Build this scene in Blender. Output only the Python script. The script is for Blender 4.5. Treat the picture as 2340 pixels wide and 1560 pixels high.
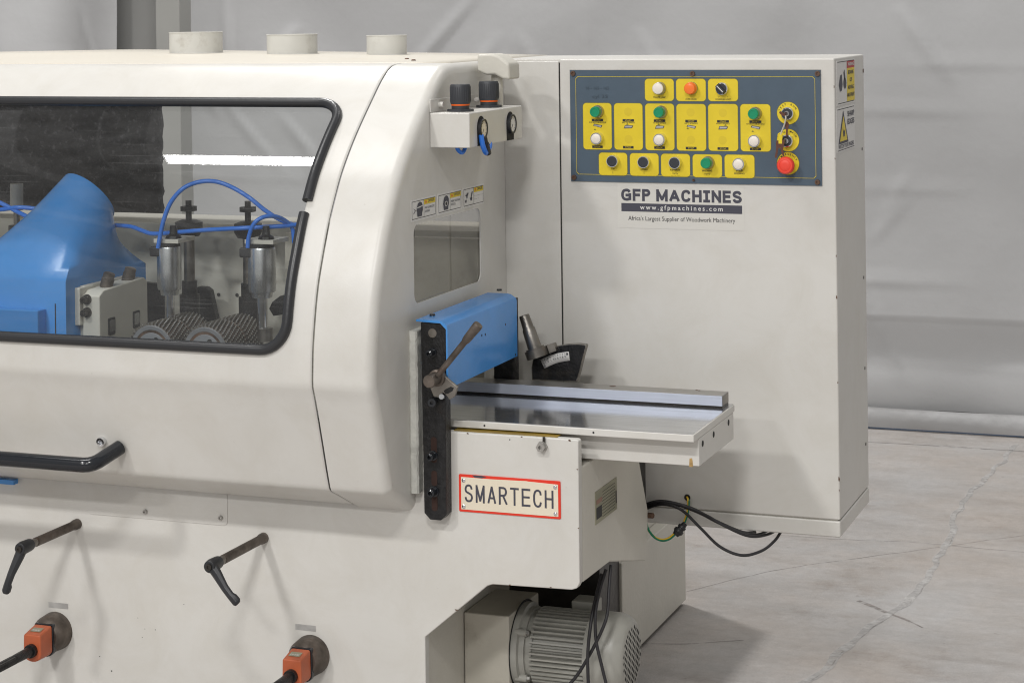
import bpy, bmesh, math, random
from mathutils import Vector, Matrix, noise as mnoise

random.seed(7)
for o in list(bpy.data.objects):
    bpy.data.objects.remove(o)
scene = bpy.context.scene
COL = scene.collection
V = Vector
PI = math.pi

# ------------------------------------------------------------------ camera
# X runs along the machine, Y goes away from the viewer, Z = 0 is the floor (metres).
FPX, YAW, ROLL, PPX, PPY = 4690.0, math.radians(20.45), math.radians(-0.718), 1170.0, 13.5
CAM = V((1.715, -4.545, 1.65))
_fw = V((-math.sin(YAW), math.cos(YAW), 0))
_r0 = V((math.cos(YAW), math.sin(YAW), 0))
_u0 = V((0, 0, 1))
_rt = _r0 * math.cos(ROLL) + _u0 * math.sin(ROLL)
_up = _u0 * math.cos(ROLL) - _r0 * math.sin(ROLL)
cd = bpy.data.cameras.new('camera')
cam = bpy.data.objects.new('camera', cd)
COL.objects.link(cam)
cd.sensor_width = 36.0
cd.sensor_fit = 'HORIZONTAL'
cd.lens = FPX / 2340 * 36.0
cd.shift_x = (1170 - PPX) / 2340
cd.shift_y = (PPY - 780) / 2340
cd.clip_start, cd.clip_end = 0.05, 200
cd.dof.use_dof = True
cd.dof.focus_distance = 4.3
cd.dof.aperture_fstop = 22.0
m = Matrix((( _rt.x, _up.x, -_fw.x, CAM.x), (_rt.y, _up.y, -_fw.y, CAM.y), (_rt.z, _up.z, -_fw.z, CAM.z), (0, 0, 0, 1)))
cam.matrix_world = m
scene.camera = cam

# ------------------------------------------------------------------ light
world = bpy.data.worlds.new('World')
scene.world = world
world.use_nodes = True
bg = world.node_tree.nodes['Background']
bg.inputs[0].default_value = (1.0, 0.985, 0.96, 1)
bg.inputs[1].default_value = 0.43

def area(name, loc, sx, sy, power, rot=(0, 0, 0), col=(1, 0.984, 0.965)):
    l = bpy.data.lights.new(name, 'AREA')
    l.shape = 'RECTANGLE'
    l.size, l.size_y, l.energy, l.color = sx, sy, power, col
    o = bpy.data.objects.new(name, l)
    COL.objects.link(o)
    o.location, o.rotation_euler = loc, rot
    return o
# first and third are hall lamps, six metres up; the rest is added fill
for x, y, w, p in ((-2.4, -6.35, 0.6, 255), (1.6, -6.35, 1.1, 235), (-2.2, 2.55, 0.35, 190), (1.8, 2.3, 1.2, 48), (-2.4, -11.0, 1.2, 270), (1.6, -11.0, 1.2, 360)):
    area('hall_and_fill_lamp', (x, y, 6.0), w, min(w, 0.5), p)
area('ceiling_tube_fitting', (-2.15, -1.33, 6.0), 2.3, 0.38, 92)   # mirrors in the hood window
scene.view_settings.view_transform = 'Standard'
scene.view_settings.look = 'None'
scene.view_settings.gamma = 1
scene.view_settings.exposure = 0.0
scene.cycles.filter_width = 1.1

# ------------------------------------------------------------------ helpers
def _ray(x, y):
    return _fw + _rt * ((x - PPX) / FPX) - _up * ((y - PPY) / FPX)
def at_x(px, py, X):
    d = _ray(px, py); return CAM + d * ((X - CAM.x) / d.x)
def at_y(px, py, Y):
    d = _ray(px, py); return CAM + d * ((Y - CAM.y) / d.y)
def at_z(px, py, Z):
    d = _ray(px, py); return CAM + d * ((Z - CAM.z) / d.z)

def spline(pts, n=8, closed=False):
    pts = [V(p) for p in pts]
    if closed:
        P = [pts[-1]] + pts + pts[:2]
    else:
        P = [pts[0] * 2 - pts[1]] + pts + [pts[-1] * 2 - pts[-2]]
    out = []
    for i in range(1, len(P) - 2):
        a, b, c, d = P[i - 1:i + 3]
        for k in range(n):
            t = k / n
            out.append(0.5 * ((2 * b) + (c - a) * t + (2 * a - 5 * b + 4 * c - d) * t * t + (3 * b - a - 3 * c + d) * t ** 3))
    if not closed:
        out.append(pts[-1])
    return out

def frame(d):
    d = d.normalized()
    a = V((0, 0, 1)) if abs(d.z) < 0.9 else V((1, 0, 0))
    u = d.cross(a).normalized()
    return u, d.cross(u).normalized()

class MB:
    """collects shapes and links them as ONE mesh object"""
    def __init__(s):
        s.bm = bmesh.new(); s.mats = []
    def mi(s, mat):
        if mat not in s.mats: s.mats.append(mat)
        return s.mats.index(mat)
    def face(s, pts, mat):
        f = s.bm.faces.new([s.bm.verts.new(p) for p in pts]); f.material_index = s.mi(mat); return s
    def box(s, x0, x1, y0, y1, z0, z1, mat):
        v = [s.bm.verts.new((x, y, z)) for z in (z0, z1) for y in (y0, y1) for x in (x0, x1)]
        i = s.mi(mat)
        for q in ((0, 2, 3, 1), (4, 5, 7, 6), (0, 1, 5, 4), (2, 6, 7, 3), (0, 4, 6, 2), (1, 3, 7, 5)):
            f = s.bm.faces.new([v[k] for k in q]); f.material_index = i
        return s
    def prism(s, pts, axis, a, b, mat, capmat=None):
        def p3(p, t):
            return {'X': (t, p[0], p[1]), 'Y': (p[0], t, p[1]), 'Z': (p[0], p[1], t)}[axis]
        A = [s.bm.verts.new(p3(p, a)) for p in pts]; B = [s.bm.verts.new(p3(p, b)) for p in pts]
        i = s.mi(mat); n = len(pts)
        for k in range(n):
            f = s.bm.faces.new((A[k], A[(k + 1) % n], B[(k + 1) % n], B[k])); f.material_index = i
        for L in (A, B):
            f = s.bm.faces.new(L); f.material_index = s.mi(capmat) if capmat else i
        return s
    def lathe(s, p0, d, prof, mat, n=24, mats=None):
        p0 = V(p0); d = V(d).normalized(); u, w = frame(d); rings = []
        for t, r in prof:
            if r < 1e-6:
                rings.append([s.bm.verts.new(p0 + d * t)])
            else:
                rings.append([s.bm.verts.new(p0 + d * t + (u * math.cos(2 * PI * k / n) + w * math.sin(2 * PI * k / n)) * r) for k in range(n)])
        for j, (A, B) in enumerate(zip(rings[:-1], rings[1:])):
            i = s.mi(mats[j] if mats else mat)
            for k in range(n):
                q = (k + 1) % n
                vs = [A[k % len(A)], A[q % len(A)], B[q % len(B)], B[k % len(B)]]
                vs2 = []
                for v_ in vs:
                    if v_ not in vs2: vs2.append(v_)
                if len(vs2) > 2:
                    f = s.bm.faces.new(vs2); f.material_index = i
        return s
    def cyl(s, p0, p1, r, mat, r1=None, n=20):
        p0, p1 = V(p0), V(p1); L = (p1 - p0).length; r1 = r if r1 is None else r1
        return s.lathe(p0, p1 - p0, [(0, 0), (0, r), (L, r1), (L, 0)], mat, n)
    def tube(s, pts, r, mat, n=10, closed=False):
        pts = [V(p) for p in pts]; N = len(pts); rings = []; u = None
        for k, p in enumerate(pts):
            t = (pts[(k + 1) % N] - pts[k - 1]) if closed else (pts[min(k + 1, N - 1)] - pts[max(k - 1, 0)])
            t.normalize()
            if u is None: u = frame(t)[0]
            u = (u - t * u.dot(t)).normalized(); w = t.cross(u)
            rr = r[k] if isinstance(r, list) else r
            rings.append([s.bm.verts.new(p + (u * math.cos(2 * PI * a / n) + w * math.sin(2 * PI * a / n)) * rr) for a in range(n)])
        i = s.mi(mat)
        pairs = list(zip(rings[:-1], rings[1:])) + ([(rings[-1], rings[0])] if closed else [])
        for A, B in pairs:
            for a in range(n):
                f = s.bm.faces.new((A[a], A[(a + 1) % n], B[(a + 1) % n], B[a])); f.material_index = i
        if not closed:
            for L in (rings[0], rings[-1]):
                f = s.bm.faces.new(L); f.material_index = i
        return s
    def loft(s, rings, mat, cap0=False, cap1=False, closed=True):
        R = [[s.bm.verts.new(p) for p in r] for r in rings]; i = s.mi(mat)
        for A, B in zip(R[:-1], R[1:]):
            n = len(A)
            for a in range(n if closed else n - 1):
                f = s.bm.faces.new((A[a], A[(a + 1) % n], B[(a + 1) % n], B[a])); f.material_index = i
        if cap0: s.bm.faces.new(R[0]).material_index = i
        if cap1: s.bm.faces.new(R[-1]).material_index = i
        return s
    def build(s, name, parent=None, bevel=0, seg=2, smooth=38, recalc=True, solid=0):
        if recalc: bmesh.ops.recalc_face_normals(s.bm, faces=s.bm.faces)
        me = bpy.data.meshes.new(name); s.bm.to_mesh(me); s.bm.free()
        for mt in s.mats: me.materials.append(mt)
        if smooth:
            for p in me.polygons: p.use_smooth = True
            me.set_sharp_from_angle(angle=math.radians(smooth))
        o = bpy.data.objects.new(name, me); COL.objects.link(o); o.parent = parent
        if solid:
            md = o.modifiers.new('thickness', 'SOLIDIFY'); md.thickness = solid; md.offset = -1
        if bevel:
            md = o.modifiers.new('bevel', 'BEVEL'); md.width = bevel; md.segments = seg; md.limit_method = 'ANGLE'; md.angle_limit = math.radians(40)
            md.harden_normals = True
        return o

def rrect(x0, x1, y0, y1, r, n=6):
    out = []
    for cx, cy, a0 in ((x1 - r, y1 - r, 0), (x0 + r, y1 - r, 90), (x0 + r, y0 + r, 180), (x1 - r, y0 + r, 270)):
        for k in range(n + 1):
            a = math.radians(a0 + 90 * k / n); out.append((cx + r * math.cos(a), cy + r * math.sin(a)))
    return out

def add_text(mb, txt, origin, right, up, height, mat, width=None, align='CENTER', bold=0.0, space=1.0, curve_r=None):
    """flat lettering: fills mb with the letters, cap height = height, optional total width"""
    c = bpy.data.curves.new('t', 'FONT'); c.body = txt; c.size = 1.0; c.offset = bold; c.space_character = space
    c.resolution_u = 3
    o = bpy.data.objects.new('t', c); COL.objects.link(o)
    bpy.context.view_layer.update()
    me = bpy.data.meshes.new_from_object(o.evaluated_get(bpy.context.evaluated_depsgraph_get()))
    bpy.data.objects.remove(o); bpy.data.curves.remove(c)
    if not len(me.vertices):
        return
    xs = [v.co.x for v in me.vertices]; ys = [v.co.y for v in me.vertices]
    x0, x1 = min(xs), max(xs); k = height / 0.70
    kx = width / (x1 - x0) if width else k
    off = {'CENTER': (x0 + x1) / 2, 'LEFT': x0}[align]
    O, R, U = V(origin), V(right).normalized(), V(up).normalized()
    i = mb.mi(mat); vs = [mb.bm.verts.new(O + R * ((v.co.x - off) * kx) + U * (v.co.y * k)) for v in me.vertices]
    for p in me.polygons:
        try:
            f = mb.bm.faces.new([vs[q] for q in p.vertices]); f.material_index = i
        except ValueError:
            pass
    bpy.data.meshes.remove(me)

# sign-writer's letters: centre lines in a unit box, drawn with a constant stroke
_S = spline([V((a, c, 0)) for a, c in ((.96, .76), (.80, .95), (.50, 1.0), (.18, .94), (.04, .76), (.14, .60), (.50, .51), (.86, .41), (.98, .23), (.82, .05), (.50, 0.0), (.18, .05), (.02, .25))], 4)
_C = spline([V((a, c, 0)) for a, c in ((.98, .72), (.86, .93), (.52, 1.0), (.18, .92), (.02, .70), (0, .50), (.02, .30), (.18, .08), (.52, 0.0), (.86, .07), (.98, .28))], 4)
_G = spline([V((a, c, 0)) for a, c in ((.96, .80), (.80, .96), (.52, 1.0), (.18, .92), (.02, .70), (0, .50), (.02, .30), (.18, .08), (.52, 0.0), (.80, .03), (1.0, .10))], 4)
def _L(*p): return [V((a, c, 0)) for a, c in p]
_PB = spline(_L((.50, 1), (.80, .95), (.94, .76), (.80, .57), (.50, .51)), 4)
LET = {'S': [_S], 'C': [_C], 'G': [_G, _L((.58, .46), (1, .46)), _L((1, .52), (1, .08))], 'M': [_L((0, 0), (0, 1)), _L((0, 1), (.5, .08)), _L((.5, .08), (1, 1)), _L((1, 1), (1, 0))],
       'A': [_L((0, 0), (.5, 1)), _L((.5, 1), (1, 0)), _L((.2, .30), (.8, .30))], 'R': [_L((0, 0), (0, 1)), _L((0, 1), (.5, 1)), _PB, _L((.5, .51), (0, .51)), _L((.48, .51), (1, 0))],
       'P': [_L((0, 0), (0, 1)), _L((0, 1), (.5, 1)), _PB, _L((.5, .51), (0, .51))], 'T': [_L((0, 1), (1, 1)), _L((.5, 1), (.5, 0))],
       'E': [_L((0, 0), (0, 1)), _L((0, 1), (1, 1)), _L((0, .52), (.9, .52)), _L((0, 0), (1, 0))], 'F': [_L((0, 0), (0, 1)), _L((0, 1), (1, 1)), _L((0, .50), (.88, .50))],
       'H': [_L((0, 0), (0, 1)), _L((1, 0), (1, 1)), _L((0, .52), (1, .52))], 'I': [_L((.5, 0), (.5, 1)), _L((0, 1), (1, 1)), _L((0, 0), (1, 0))], 'N': [_L((0, 0), (0, 1)), _L((0, 1), (1, 0)), _L((1, 0), (1, 1))]}
def add_strokes(mb, word, x0, x1, y, z0, z1, t, mat, widths, gap):
    H = z1 - z0; n = len(word); tot = sum(widths.get(c, widths['*']) for c in word) + gap * (n - 1); k = (x1 - x0) / tot; x = x0; lay = 0; i = mb.mi(mat)
    for c in word:
        w = widths.get(c, widths['*']) * k
        for st in LET.get(c, []):
            P = [V((x + t / 2 + p.x * (w - t), 0, z0 + t / 2 + p.y * (H - t))) for p in st]; lay += 1; yy = y - 0.00006 * (lay % 6)
            if len(P) == 2:
                d = (P[1] - P[0]).normalized(); P = [P[0] - d * (t / 2 if abs(d.x) < .05 or abs(d.z) < .05 else t * .28), P[1] + d * (t / 2 if abs(d.x) < .05 or abs(d.z) < .05 else t * .28)]
            R = []
            for q in range(len(P)):
                d = (P[min(q + 1, len(P) - 1)] - P[max(q - 1, 0)]).normalized(); nn = V((-d.z, 0, d.x)) * (t / 2); R.append([mb.bm.verts.new((P[q] + nn) + V((0, yy, 0))), mb.bm.verts.new((P[q] - nn) + V((0, yy, 0)))])
            for a, b_ in zip(R[:-1], R[1:]):
                f = mb.bm.faces.new((a[0], b_[0], b_[1], a[1])); f.material_index = i
        x += w + gap * k

# ------------------------------------------------------------------ materials
def nodes(name):
    mt = bpy.data.materials.new(name); mt.use_nodes = True
    nt = mt.node_tree; return mt, nt, nt.nodes['Principled BSDF']

def mat(name, col, rough=0.5, metal=0.0, var=0.0, vscale=6.0, bump=0.0, bscale=200.0, stain=None, sscale=3.0, samt=0.0, rvar=0.0, spec=0.5, stretch=None, coat=0.0, specks=0.0, wave=None):
    mt, nt, b = nodes(name); N, L = nt.nodes, nt.links
    b.inputs['Base Color'].default_value = (*col, 1); b.inputs['Roughness'].default_value = rough; b.inputs['Metallic'].default_value = metal
    b.inputs['Specular IOR Level'].default_value = spec
    b.inputs['Coat Weight'].default_value = coat
    tc = N.new('ShaderNodeTexCoord'); src = tc.outputs['Object']
    if stretch:
        mp = N.new('ShaderNodeMapping'); mp.inputs['Scale'].default_value = stretch; L.new(src, mp.inputs[0]); src = mp.outputs[0]
    cur = None
    if var:
        n1 = N.new('ShaderNodeTexNoise'); n1.inputs['Scale'].default_value = vscale; n1.inputs['Detail'].default_value = 5; L.new(src, n1.inputs['Vector'])
        cr = N.new('ShaderNodeValToRGB'); cr.color_ramp.elements[0].position = 0.3; cr.color_ramp.elements[1].position = 0.7
        cr.color_ramp.elements[0].color = (*[c * (1 - var) for c in col], 1); cr.color_ramp.elements[1].color = (*[min(1, c * (1 + var)) for c in col], 1)
        L.new(n1.outputs[0], cr.inputs[0]); cur = cr.outputs[0]
    if stain:
        n2 = N.new('ShaderNodeTexNoise'); n2.inputs['Scale'].default_value = sscale; n2.inputs['Detail'].default_value = 9; n2.inputs['Roughness'].default_value = 0.65; L.new(tc.outputs['Object'], n2.inputs['Vector'])
        c2 = N.new('ShaderNodeValToRGB'); c2.color_ramp.elements[0].position = 0.56; c2.color_ramp.elements[1].position = 0.74
        c2.color_ramp.elements[0].color = (0, 0, 0, 1); c2.color_ramp.elements[1].color = (samt, samt, samt, 1); L.new(n2.outputs[0], c2.inputs[0])
        mx = N.new('ShaderNodeMixRGB'); L.new(c2.outputs[0], mx.inputs[0])
        if cur: L.new(cur, mx.inputs[1])
        else: mx.inputs[1].default_value = (*col, 1)
        mx.inputs[2].default_value = (*stain, 1); cur = mx.outputs[0]
    if cur: L.new(cur, b.inputs['Base Color'])
    if rvar:
        n4 = N.new('ShaderNodeTexNoise'); n4.inputs['Scale'].default_value = vscale * 2; n4.inputs['Detail'].default_value = 6; L.new(src, n4.inputs['Vector'])
        mr = N.new('ShaderNodeMapRange'); mr.inputs[3].default_value = max(0.02, rough - rvar); mr.inputs[4].default_value = rough + rvar; L.new(n4.outputs[0], mr.inputs[0]); L.new(mr.outputs[0], b.inputs['Roughness'])
    if specks:
        n5 = N.new('ShaderNodeTexNoise'); n5.inputs['Scale'].default_value = 55; n5.inputs['Detail'].default_value = 4; n5.inputs['Roughness'].default_value = 0.7; L.new(tc.outputs['Object'], n5.inputs['Vector'])
        c5 = N.new('ShaderNodeValToRGB'); c5.color_ramp.elements[0].position = 0.70; c5.color_ramp.elements[1].position = 0.76; c5.color_ramp.elements[0].color = (1, 1, 1, 1); c5.color_ramp.elements[1].color = (1 - specks, 1 - specks * 1.08, 1 - specks * 1.2, 1); L.new(n5.outputs[0], c5.inputs[0])
        n6 = N.new('ShaderNodeTexNoise'); n6.inputs['Scale'].default_value = 7; n6.inputs['Detail'].default_value = 11; n6.inputs['Roughness'].default_value = 0.72; n6.inputs['Distortion'].default_value = 0.6; L.new(tc.outputs['Object'], n6.inputs['Vector'])
        c6 = N.new('ShaderNodeValToRGB'); c6.color_ramp.elements[0].position = 0.42; c6.color_ramp.elements[1].position = 0.68; c6.color_ramp.elements[0].color = (1.02, 1.02, 1.02, 1); c6.color_ramp.elements[1].color = (0.955, 0.945, 0.925, 1); L.new(n6.outputs[0], c6.inputs[0])
        m5 = N.new('ShaderNodeMixRGB'); m5.blend_type = 'MULTIPLY'; m5.inputs[0].default_value = 1; L.new(c5.outputs[0], m5.inputs[1]); L.new(c6.outputs[0], m5.inputs[2])
        m6 = N.new('ShaderNodeMixRGB'); m6.blend_type = 'MULTIPLY'; m6.inputs[0].default_value = 1; L.new(cur, m6.inputs[1]); L.new(m5.outputs[0], m6.inputs[2]); L.new(m6.outputs[0], b.inputs['Base Color'])
    if bump:
        n3 = N.new('ShaderNodeTexNoise'); n3.inputs['Scale'].default_value = bscale; n3.inputs['Detail'].default_value = 3; L.new(src, n3.inputs['Vector'])
        bp = N.new('ShaderNodeBump'); bp.inputs['Strength'].default_value = bump; bp.inputs['Distance'].default_value = 0.002; L.new(n3.outputs[0], bp.inputs['Height']); L.new(bp.outputs[0], b.inputs['Normal'])
        if wave:
            n7 = N.new('ShaderNodeTexNoise'); n7.inputs['Scale'].default_value = wave[0]; n7.inputs['Detail'].default_value = 3; L.new(tc.outputs['Object'], n7.inputs['Vector'])
            if wave[2]: n7.noise_type = 'RIDGED_MULTIFRACTAL'
            b7 = N.new('ShaderNodeBump'); b7.inputs['Strength'].default_value = 1.0; b7.inputs['Distance'].default_value = wave[1]; L.new(n7.outputs[0], b7.inputs['Height']); L.new(b7.outputs[0], bp.inputs['Normal'])
    return mt

CREAM = (0.60, 0.588, 0.557)
M = {}
M['cream'] = mat('cream_paint', CREAM, 0.36, var=0.035, vscale=2.5, bump=0.06, bscale=260, stain=(0.45, 0.38, 0.27), sscale=2.2, samt=0.10, rvar=0.08, specks=0.16, wave=(2.6, 0.0035, False))
M['cream_cast'] = mat('cream_cast_paint', (0.58, 0.56, 0.50), 0.45, var=0.06, vscale=5, bump=0.35, bscale=70, stain=(0.35, 0.30, 0.22), sscale=5, samt=0.25)
M['cream_dirty'] = mat('cream_paint_grubby', (0.50, 0.475, 0.41), 0.5, var=0.10, vscale=5, bump=0.25, bscale=90, stain=(0.16, 0.13, 0.09), sscale=6, samt=0.45)
M['spout'] = mat('spout_paint', (0.58, 0.575, 0.54), 0.42, var=0.06, vscale=12, bump=0.1, bscale=60, stain=(0.36, 0.33, 0.28), sscale=16, samt=0.6)
M['cream_top'] = mat('cream_top_paint', (0.64, 0.60, 0.52), 0.40, var=0.03, vscale=2, stain=(0.6, 0.5, 0.36), sscale=4, samt=0.3)
M['pad'] = mat('pale_felt_strip', (0.55, 0.55, 0.51), 0.9, var=0.15, vscale=40, bump=0.8, bscale=160)
M['blue'] = mat('blue_paint', (0.055, 0.25, 0.62), 0.22, var=0.05, vscale=4, bump=0.10, bscale=160, rvar=0.06, specks=0.12, wave=(5, 0.003, False))
M['bluetube'] = mat('blue_tube', (0.03, 0.185, 0.70), 0.25)
M['black'] = mat('black_plastic', (0.018, 0.019, 0.022), 0.42, var=0.2, vscale=30)
M['rubber'] = mat('black_rubber', (0.022, 0.023, 0.026), 0.34, bump=0.1, bscale=120)
M['blackgloss'] = mat('black_gloss', (0.012, 0.014, 0.018), 0.16)
M['blackiron'] = mat('blackened_iron', (0.016, 0.016, 0.017), 0.40, metal=0.4, var=0.5, vscale=60, bump=0.7, bscale=220, stain=(0.07, 0.055, 0.04), sscale=20, samt=0.45)
M['knobblack'] = mat('dark_grey_knob', (0.035, 0.038, 0.045), 0.5)
M['orange'] = mat('orange_plastic', (0.43, 0.098, 0.036), 0.42, var=0.12, vscale=25, stain=(0.35, 0.10, 0.04), sscale=20, samt=0.4)
M['orangering'] = mat('orange_ring', (0.75, 0.12, 0.01), 0.4)
M['steel'] = mat('ground_steel', (0.56, 0.57, 0.59), 0.11, metal=0.9, var=0.14, vscale=8, rvar=0.035, stretch=(1.2, 16, 1), bump=0.012, bscale=60, stain=(0.30, 0.29, 0.28), sscale=7, samt=0.5)
M['fence'] = mat('fence_steel', (0.60, 0.64, 0.74), 0.42, metal=0.75, var=0.06, vscale=10, stretch=(1, 8, 30))
M['steelworn'] = mat('worn_steel', (0.22, 0.205, 0.185), 0.40, metal=0.9, var=0.25, vscale=25, bump=0.25, bscale=120, stain=(0.14, 0.09, 0.05), sscale=18, samt=0.6)
M['rustshaft'] = mat('rusty_shaft', (0.125, 0.105, 0.09), 0.48, metal=0.7, var=0.35, vscale=40, bump=0.4, bscale=150, stain=(0.10, 0.05, 0.03), sscale=25, samt=0.7)
M['chrome'] = mat('chrome', (0.75, 0.76, 0.78), 0.12, metal=1.0)
M['alu'] = mat('aluminium', (0.58, 0.59, 0.60), 0.28, metal=0.95, rvar=0.05, vscale=10, stretch=(40, 40, 1))
M['fencetop'] = mat('fence_top_steel', (0.36, 0.345, 0.325), 0.34, metal=0.8, var=0.15, vscale=14, stretch=(1, 8, 1), stain=(0.2, 0.15, 0.1), sscale=12, samt=0.4)
M['rollerrust'] = mat('rusty_roller', (0.13, 0.085, 0.06), 0.5, metal=0.5, var=0.5, vscale=40, stain=(0.22, 0.09, 0.035), sscale=22, samt=0.8)
M['discgrey'] = mat('dull_steel_disc', (0.30, 0.31, 0.33), 0.45, metal=0.4, var=0.1, vscale=30)
M['zinc'] = mat('zinc_screw', (0.42, 0.41, 0.39), 0.35, metal=0.9)
M['darkscrew'] = mat('dark_screw', (0.06, 0.055, 0.05), 0.35, metal=0.8)
M['rustscrew'] = mat('rusty_screw', (0.14, 0.085, 0.06), 0.5, metal=0.6)
M['slate'] = mat('slate_panel_film', (0.062, 0.094, 0.130), 0.55, var=0.05, vscale=30)
M['yellow'] = mat('yellow_print', (0.72, 0.55, 0.018), 0.45, var=0.04, vscale=25)
M['ink'] = mat('black_ink', (0.02, 0.02, 0.022), 0.6)
M['inkgrey'] = mat('charcoal_ink', (0.055, 0.055, 0.075), 0.55)
M['inkfaint'] = mat('faint_pencil', (0.042, 0.062, 0.085), 0.6)
M['olive'] = mat('olive_outline', (0.16, 0.15, 0.03), 0.55)
M['yellowghost'] = mat('yellow_print_ghost', (0.66, 0.50, 0.02), 0.45)
M['white'] = mat('white_vinyl', (0.68, 0.67, 0.65), 0.40)
M['sticker'] = mat('clear_white_sticker', (0.615, 0.60, 0.56), 0.30)
M['whitecap'] = mat('white_button', (0.80, 0.74, 0.66), 0.35)
M['greencap'] = mat('green_button', (0.006, 0.26, 0.12), 0.30)
M['orangecap'] = mat('orange_lens', (0.90, 0.19, 0.03), 0.25)
M['redcap'] = mat('red_mushroom', (0.80, 0.055, 0.03), 0.45)
M['blackcap'] = mat('black_button', (0.028, 0.032, 0.040), 0.45)
M['red'] = mat('red_border', (0.72, 0.035, 0.012), 0.45)
M['faintred'] = mat('faded_red_print', (0.30, 0.17, 0.13), 0.5)
M['redprint'] = mat('red_print', (0.45, 0.03, 0.03), 0.5)
M['platecream'] = mat('cream_nameplate', (0.74, 0.665, 0.53), 0.40, var=0.03, vscale=10)
M['plate'] = mat('etched_aluminium', (0.34, 0.33, 0.24), 0.38, metal=0.5, var=0.12, vscale=20)
M['foil'] = mat('silver_label', (0.50, 0.50, 0.49), 0.38, metal=0.7, var=0.2, vscale=30)
M['mustard'] = mat('mustard_grease', (0.22, 0.14, 0.01), 0.5, var=0.3, vscale=30)
M['foam'] = mat('black_foam', (0.020, 0.020, 0.023), 0.95, var=0.6, vscale=60, bump=1.0, bscale=110, stain=(0.17, 0.17, 0.185), sscale=60, samt=0.9)
M['dark'] = mat('dark_void', (0.012, 0.012, 0.012), 0.8)
M['opening_shade'] = mat('opening_shade_black', (0.018, 0.016, 0.014), 0.35, var=0.5, vscale=30, bump=0.6, bscale=50)  # near-black that paints the shade inside the body-end opening
M['slotrust'] = mat('slot_rust', (0.030, 0.013, 0.009), 0.9)
M['cable'] = mat('black_cable', (0.022, 0.021, 0.024), 0.45)
M['green'] = mat('green_wire', (0.0, 0.17, 0.08), 0.35)
M['yellowwire'] = mat('yellow_wire', (0.80, 0.50, 0.02), 0.35)
M['brown'] = mat('brown_key', (0.13, 0.055, 0.04), 0.45, metal=0.5)
M['string'] = mat('pale_string', (0.5, 0.47, 0.40), 0.8)
M['motor'] = mat('motor_paint', (0.37, 0.365, 0.33), 0.36, var=0.06, vscale=10, bump=0.1, bscale=80)
M['column'] = mat('grey_steel_column', (0.32, 0.32, 0.305), 0.6, var=0.06, vscale=3)
M['columndark'] = mat('dark_grey_column', (0.27, 0.27, 0.262), 0.6, var=0.06, vscale=3)
M['curtain'] = mat('grey_tarpaulin', (0.425, 0.428, 0.434), 0.5, var=0.035, vscale=1.5, bump=0.8, bscale=13, wave=(1.7, 0.024, True))
M['hem'] = mat('grey_tarpaulin_hem', (0.41, 0.412, 0.418), 0.45, var=0.04, vscale=3, bump=0.2, bscale=120, wave=(7, 0.012, False))
M['hemshade'] = mat('hem_shade_blue', (0.05, 0.085, 0.15), 0.6)  # dark grey-blue for the painted shadow along the hem
M['filler'] = mat('filler_floor_mark', (0.47, 0.46, 0.45), 0.85, var=0.15, vscale=12)
_n = M['filler'].node_tree; _b = _n.nodes['Principled BSDF']; _t = _n.nodes.new('ShaderNodeTexCoord'); _q = _n.nodes.new('ShaderNodeTexNoise'); _q.inputs['Scale'].default_value = 30; _q.inputs['Detail'].default_value = 8; _q.inputs['Roughness'].default_value = 0.7; _n.links.new(_t.outputs['Object'], _q.inputs['Vector'])
_r = _n.nodes.new('ShaderNodeMapRange'); _r.inputs[1].default_value = 0.22; _r.inputs[2].default_value = 0.66; _n.links.new(_q.outputs[0], _r.inputs[0]); _n.links.new(_r.outputs[0], _b.inputs['Alpha'])
M['joint'] = mat('joint_floor_mark', (0.25, 0.235, 0.22), 0.85, var=0.15, vscale=12)
_n = M['joint'].node_tree; _b = _n.nodes['Principled BSDF']; _t = _n.nodes.new('ShaderNodeTexCoord'); _q = _n.nodes.new('ShaderNodeTexNoise'); _q.inputs['Scale'].default_value = 14; _q.inputs['Detail'].default_value = 8; _q.inputs['Roughness'].default_value = 0.7; _n.links.new(_t.outputs['Object'], _q.inputs['Vector'])
_r = _n.nodes.new('ShaderNodeMapRange'); _r.inputs[1].default_value = 0.36; _r.inputs[2].default_value = 0.64; _n.links.new(_q.outputs[0], _r.inputs[0]); _n.links.new(_r.outputs[0], _b.inputs['Alpha'])
M['scuff'] = mat('scuff_floor_mark', (0.26, 0.235, 0.22), 0.85, var=0.15, vscale=12)
_n = M['scuff'].node_tree; _b = _n.nodes['Principled BSDF']; _t = _n.nodes.new('ShaderNodeTexCoord'); _q = _n.nodes.new('ShaderNodeTexNoise'); _q.inputs['Scale'].default_value = 26; _q.inputs['Detail'].default_value = 8; _q.inputs['Roughness'].default_value = 0.7; _n.links.new(_t.outputs['Object'], _q.inputs['Vector'])
_r = _n.nodes.new('ShaderNodeMapRange'); _r.inputs[1].default_value = 0.36; _r.inputs[2].default_value = 0.6; _n.links.new(_q.outputs[0], _r.inputs[0]); _n.links.new(_r.outputs[0], _b.inputs['Alpha'])

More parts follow.
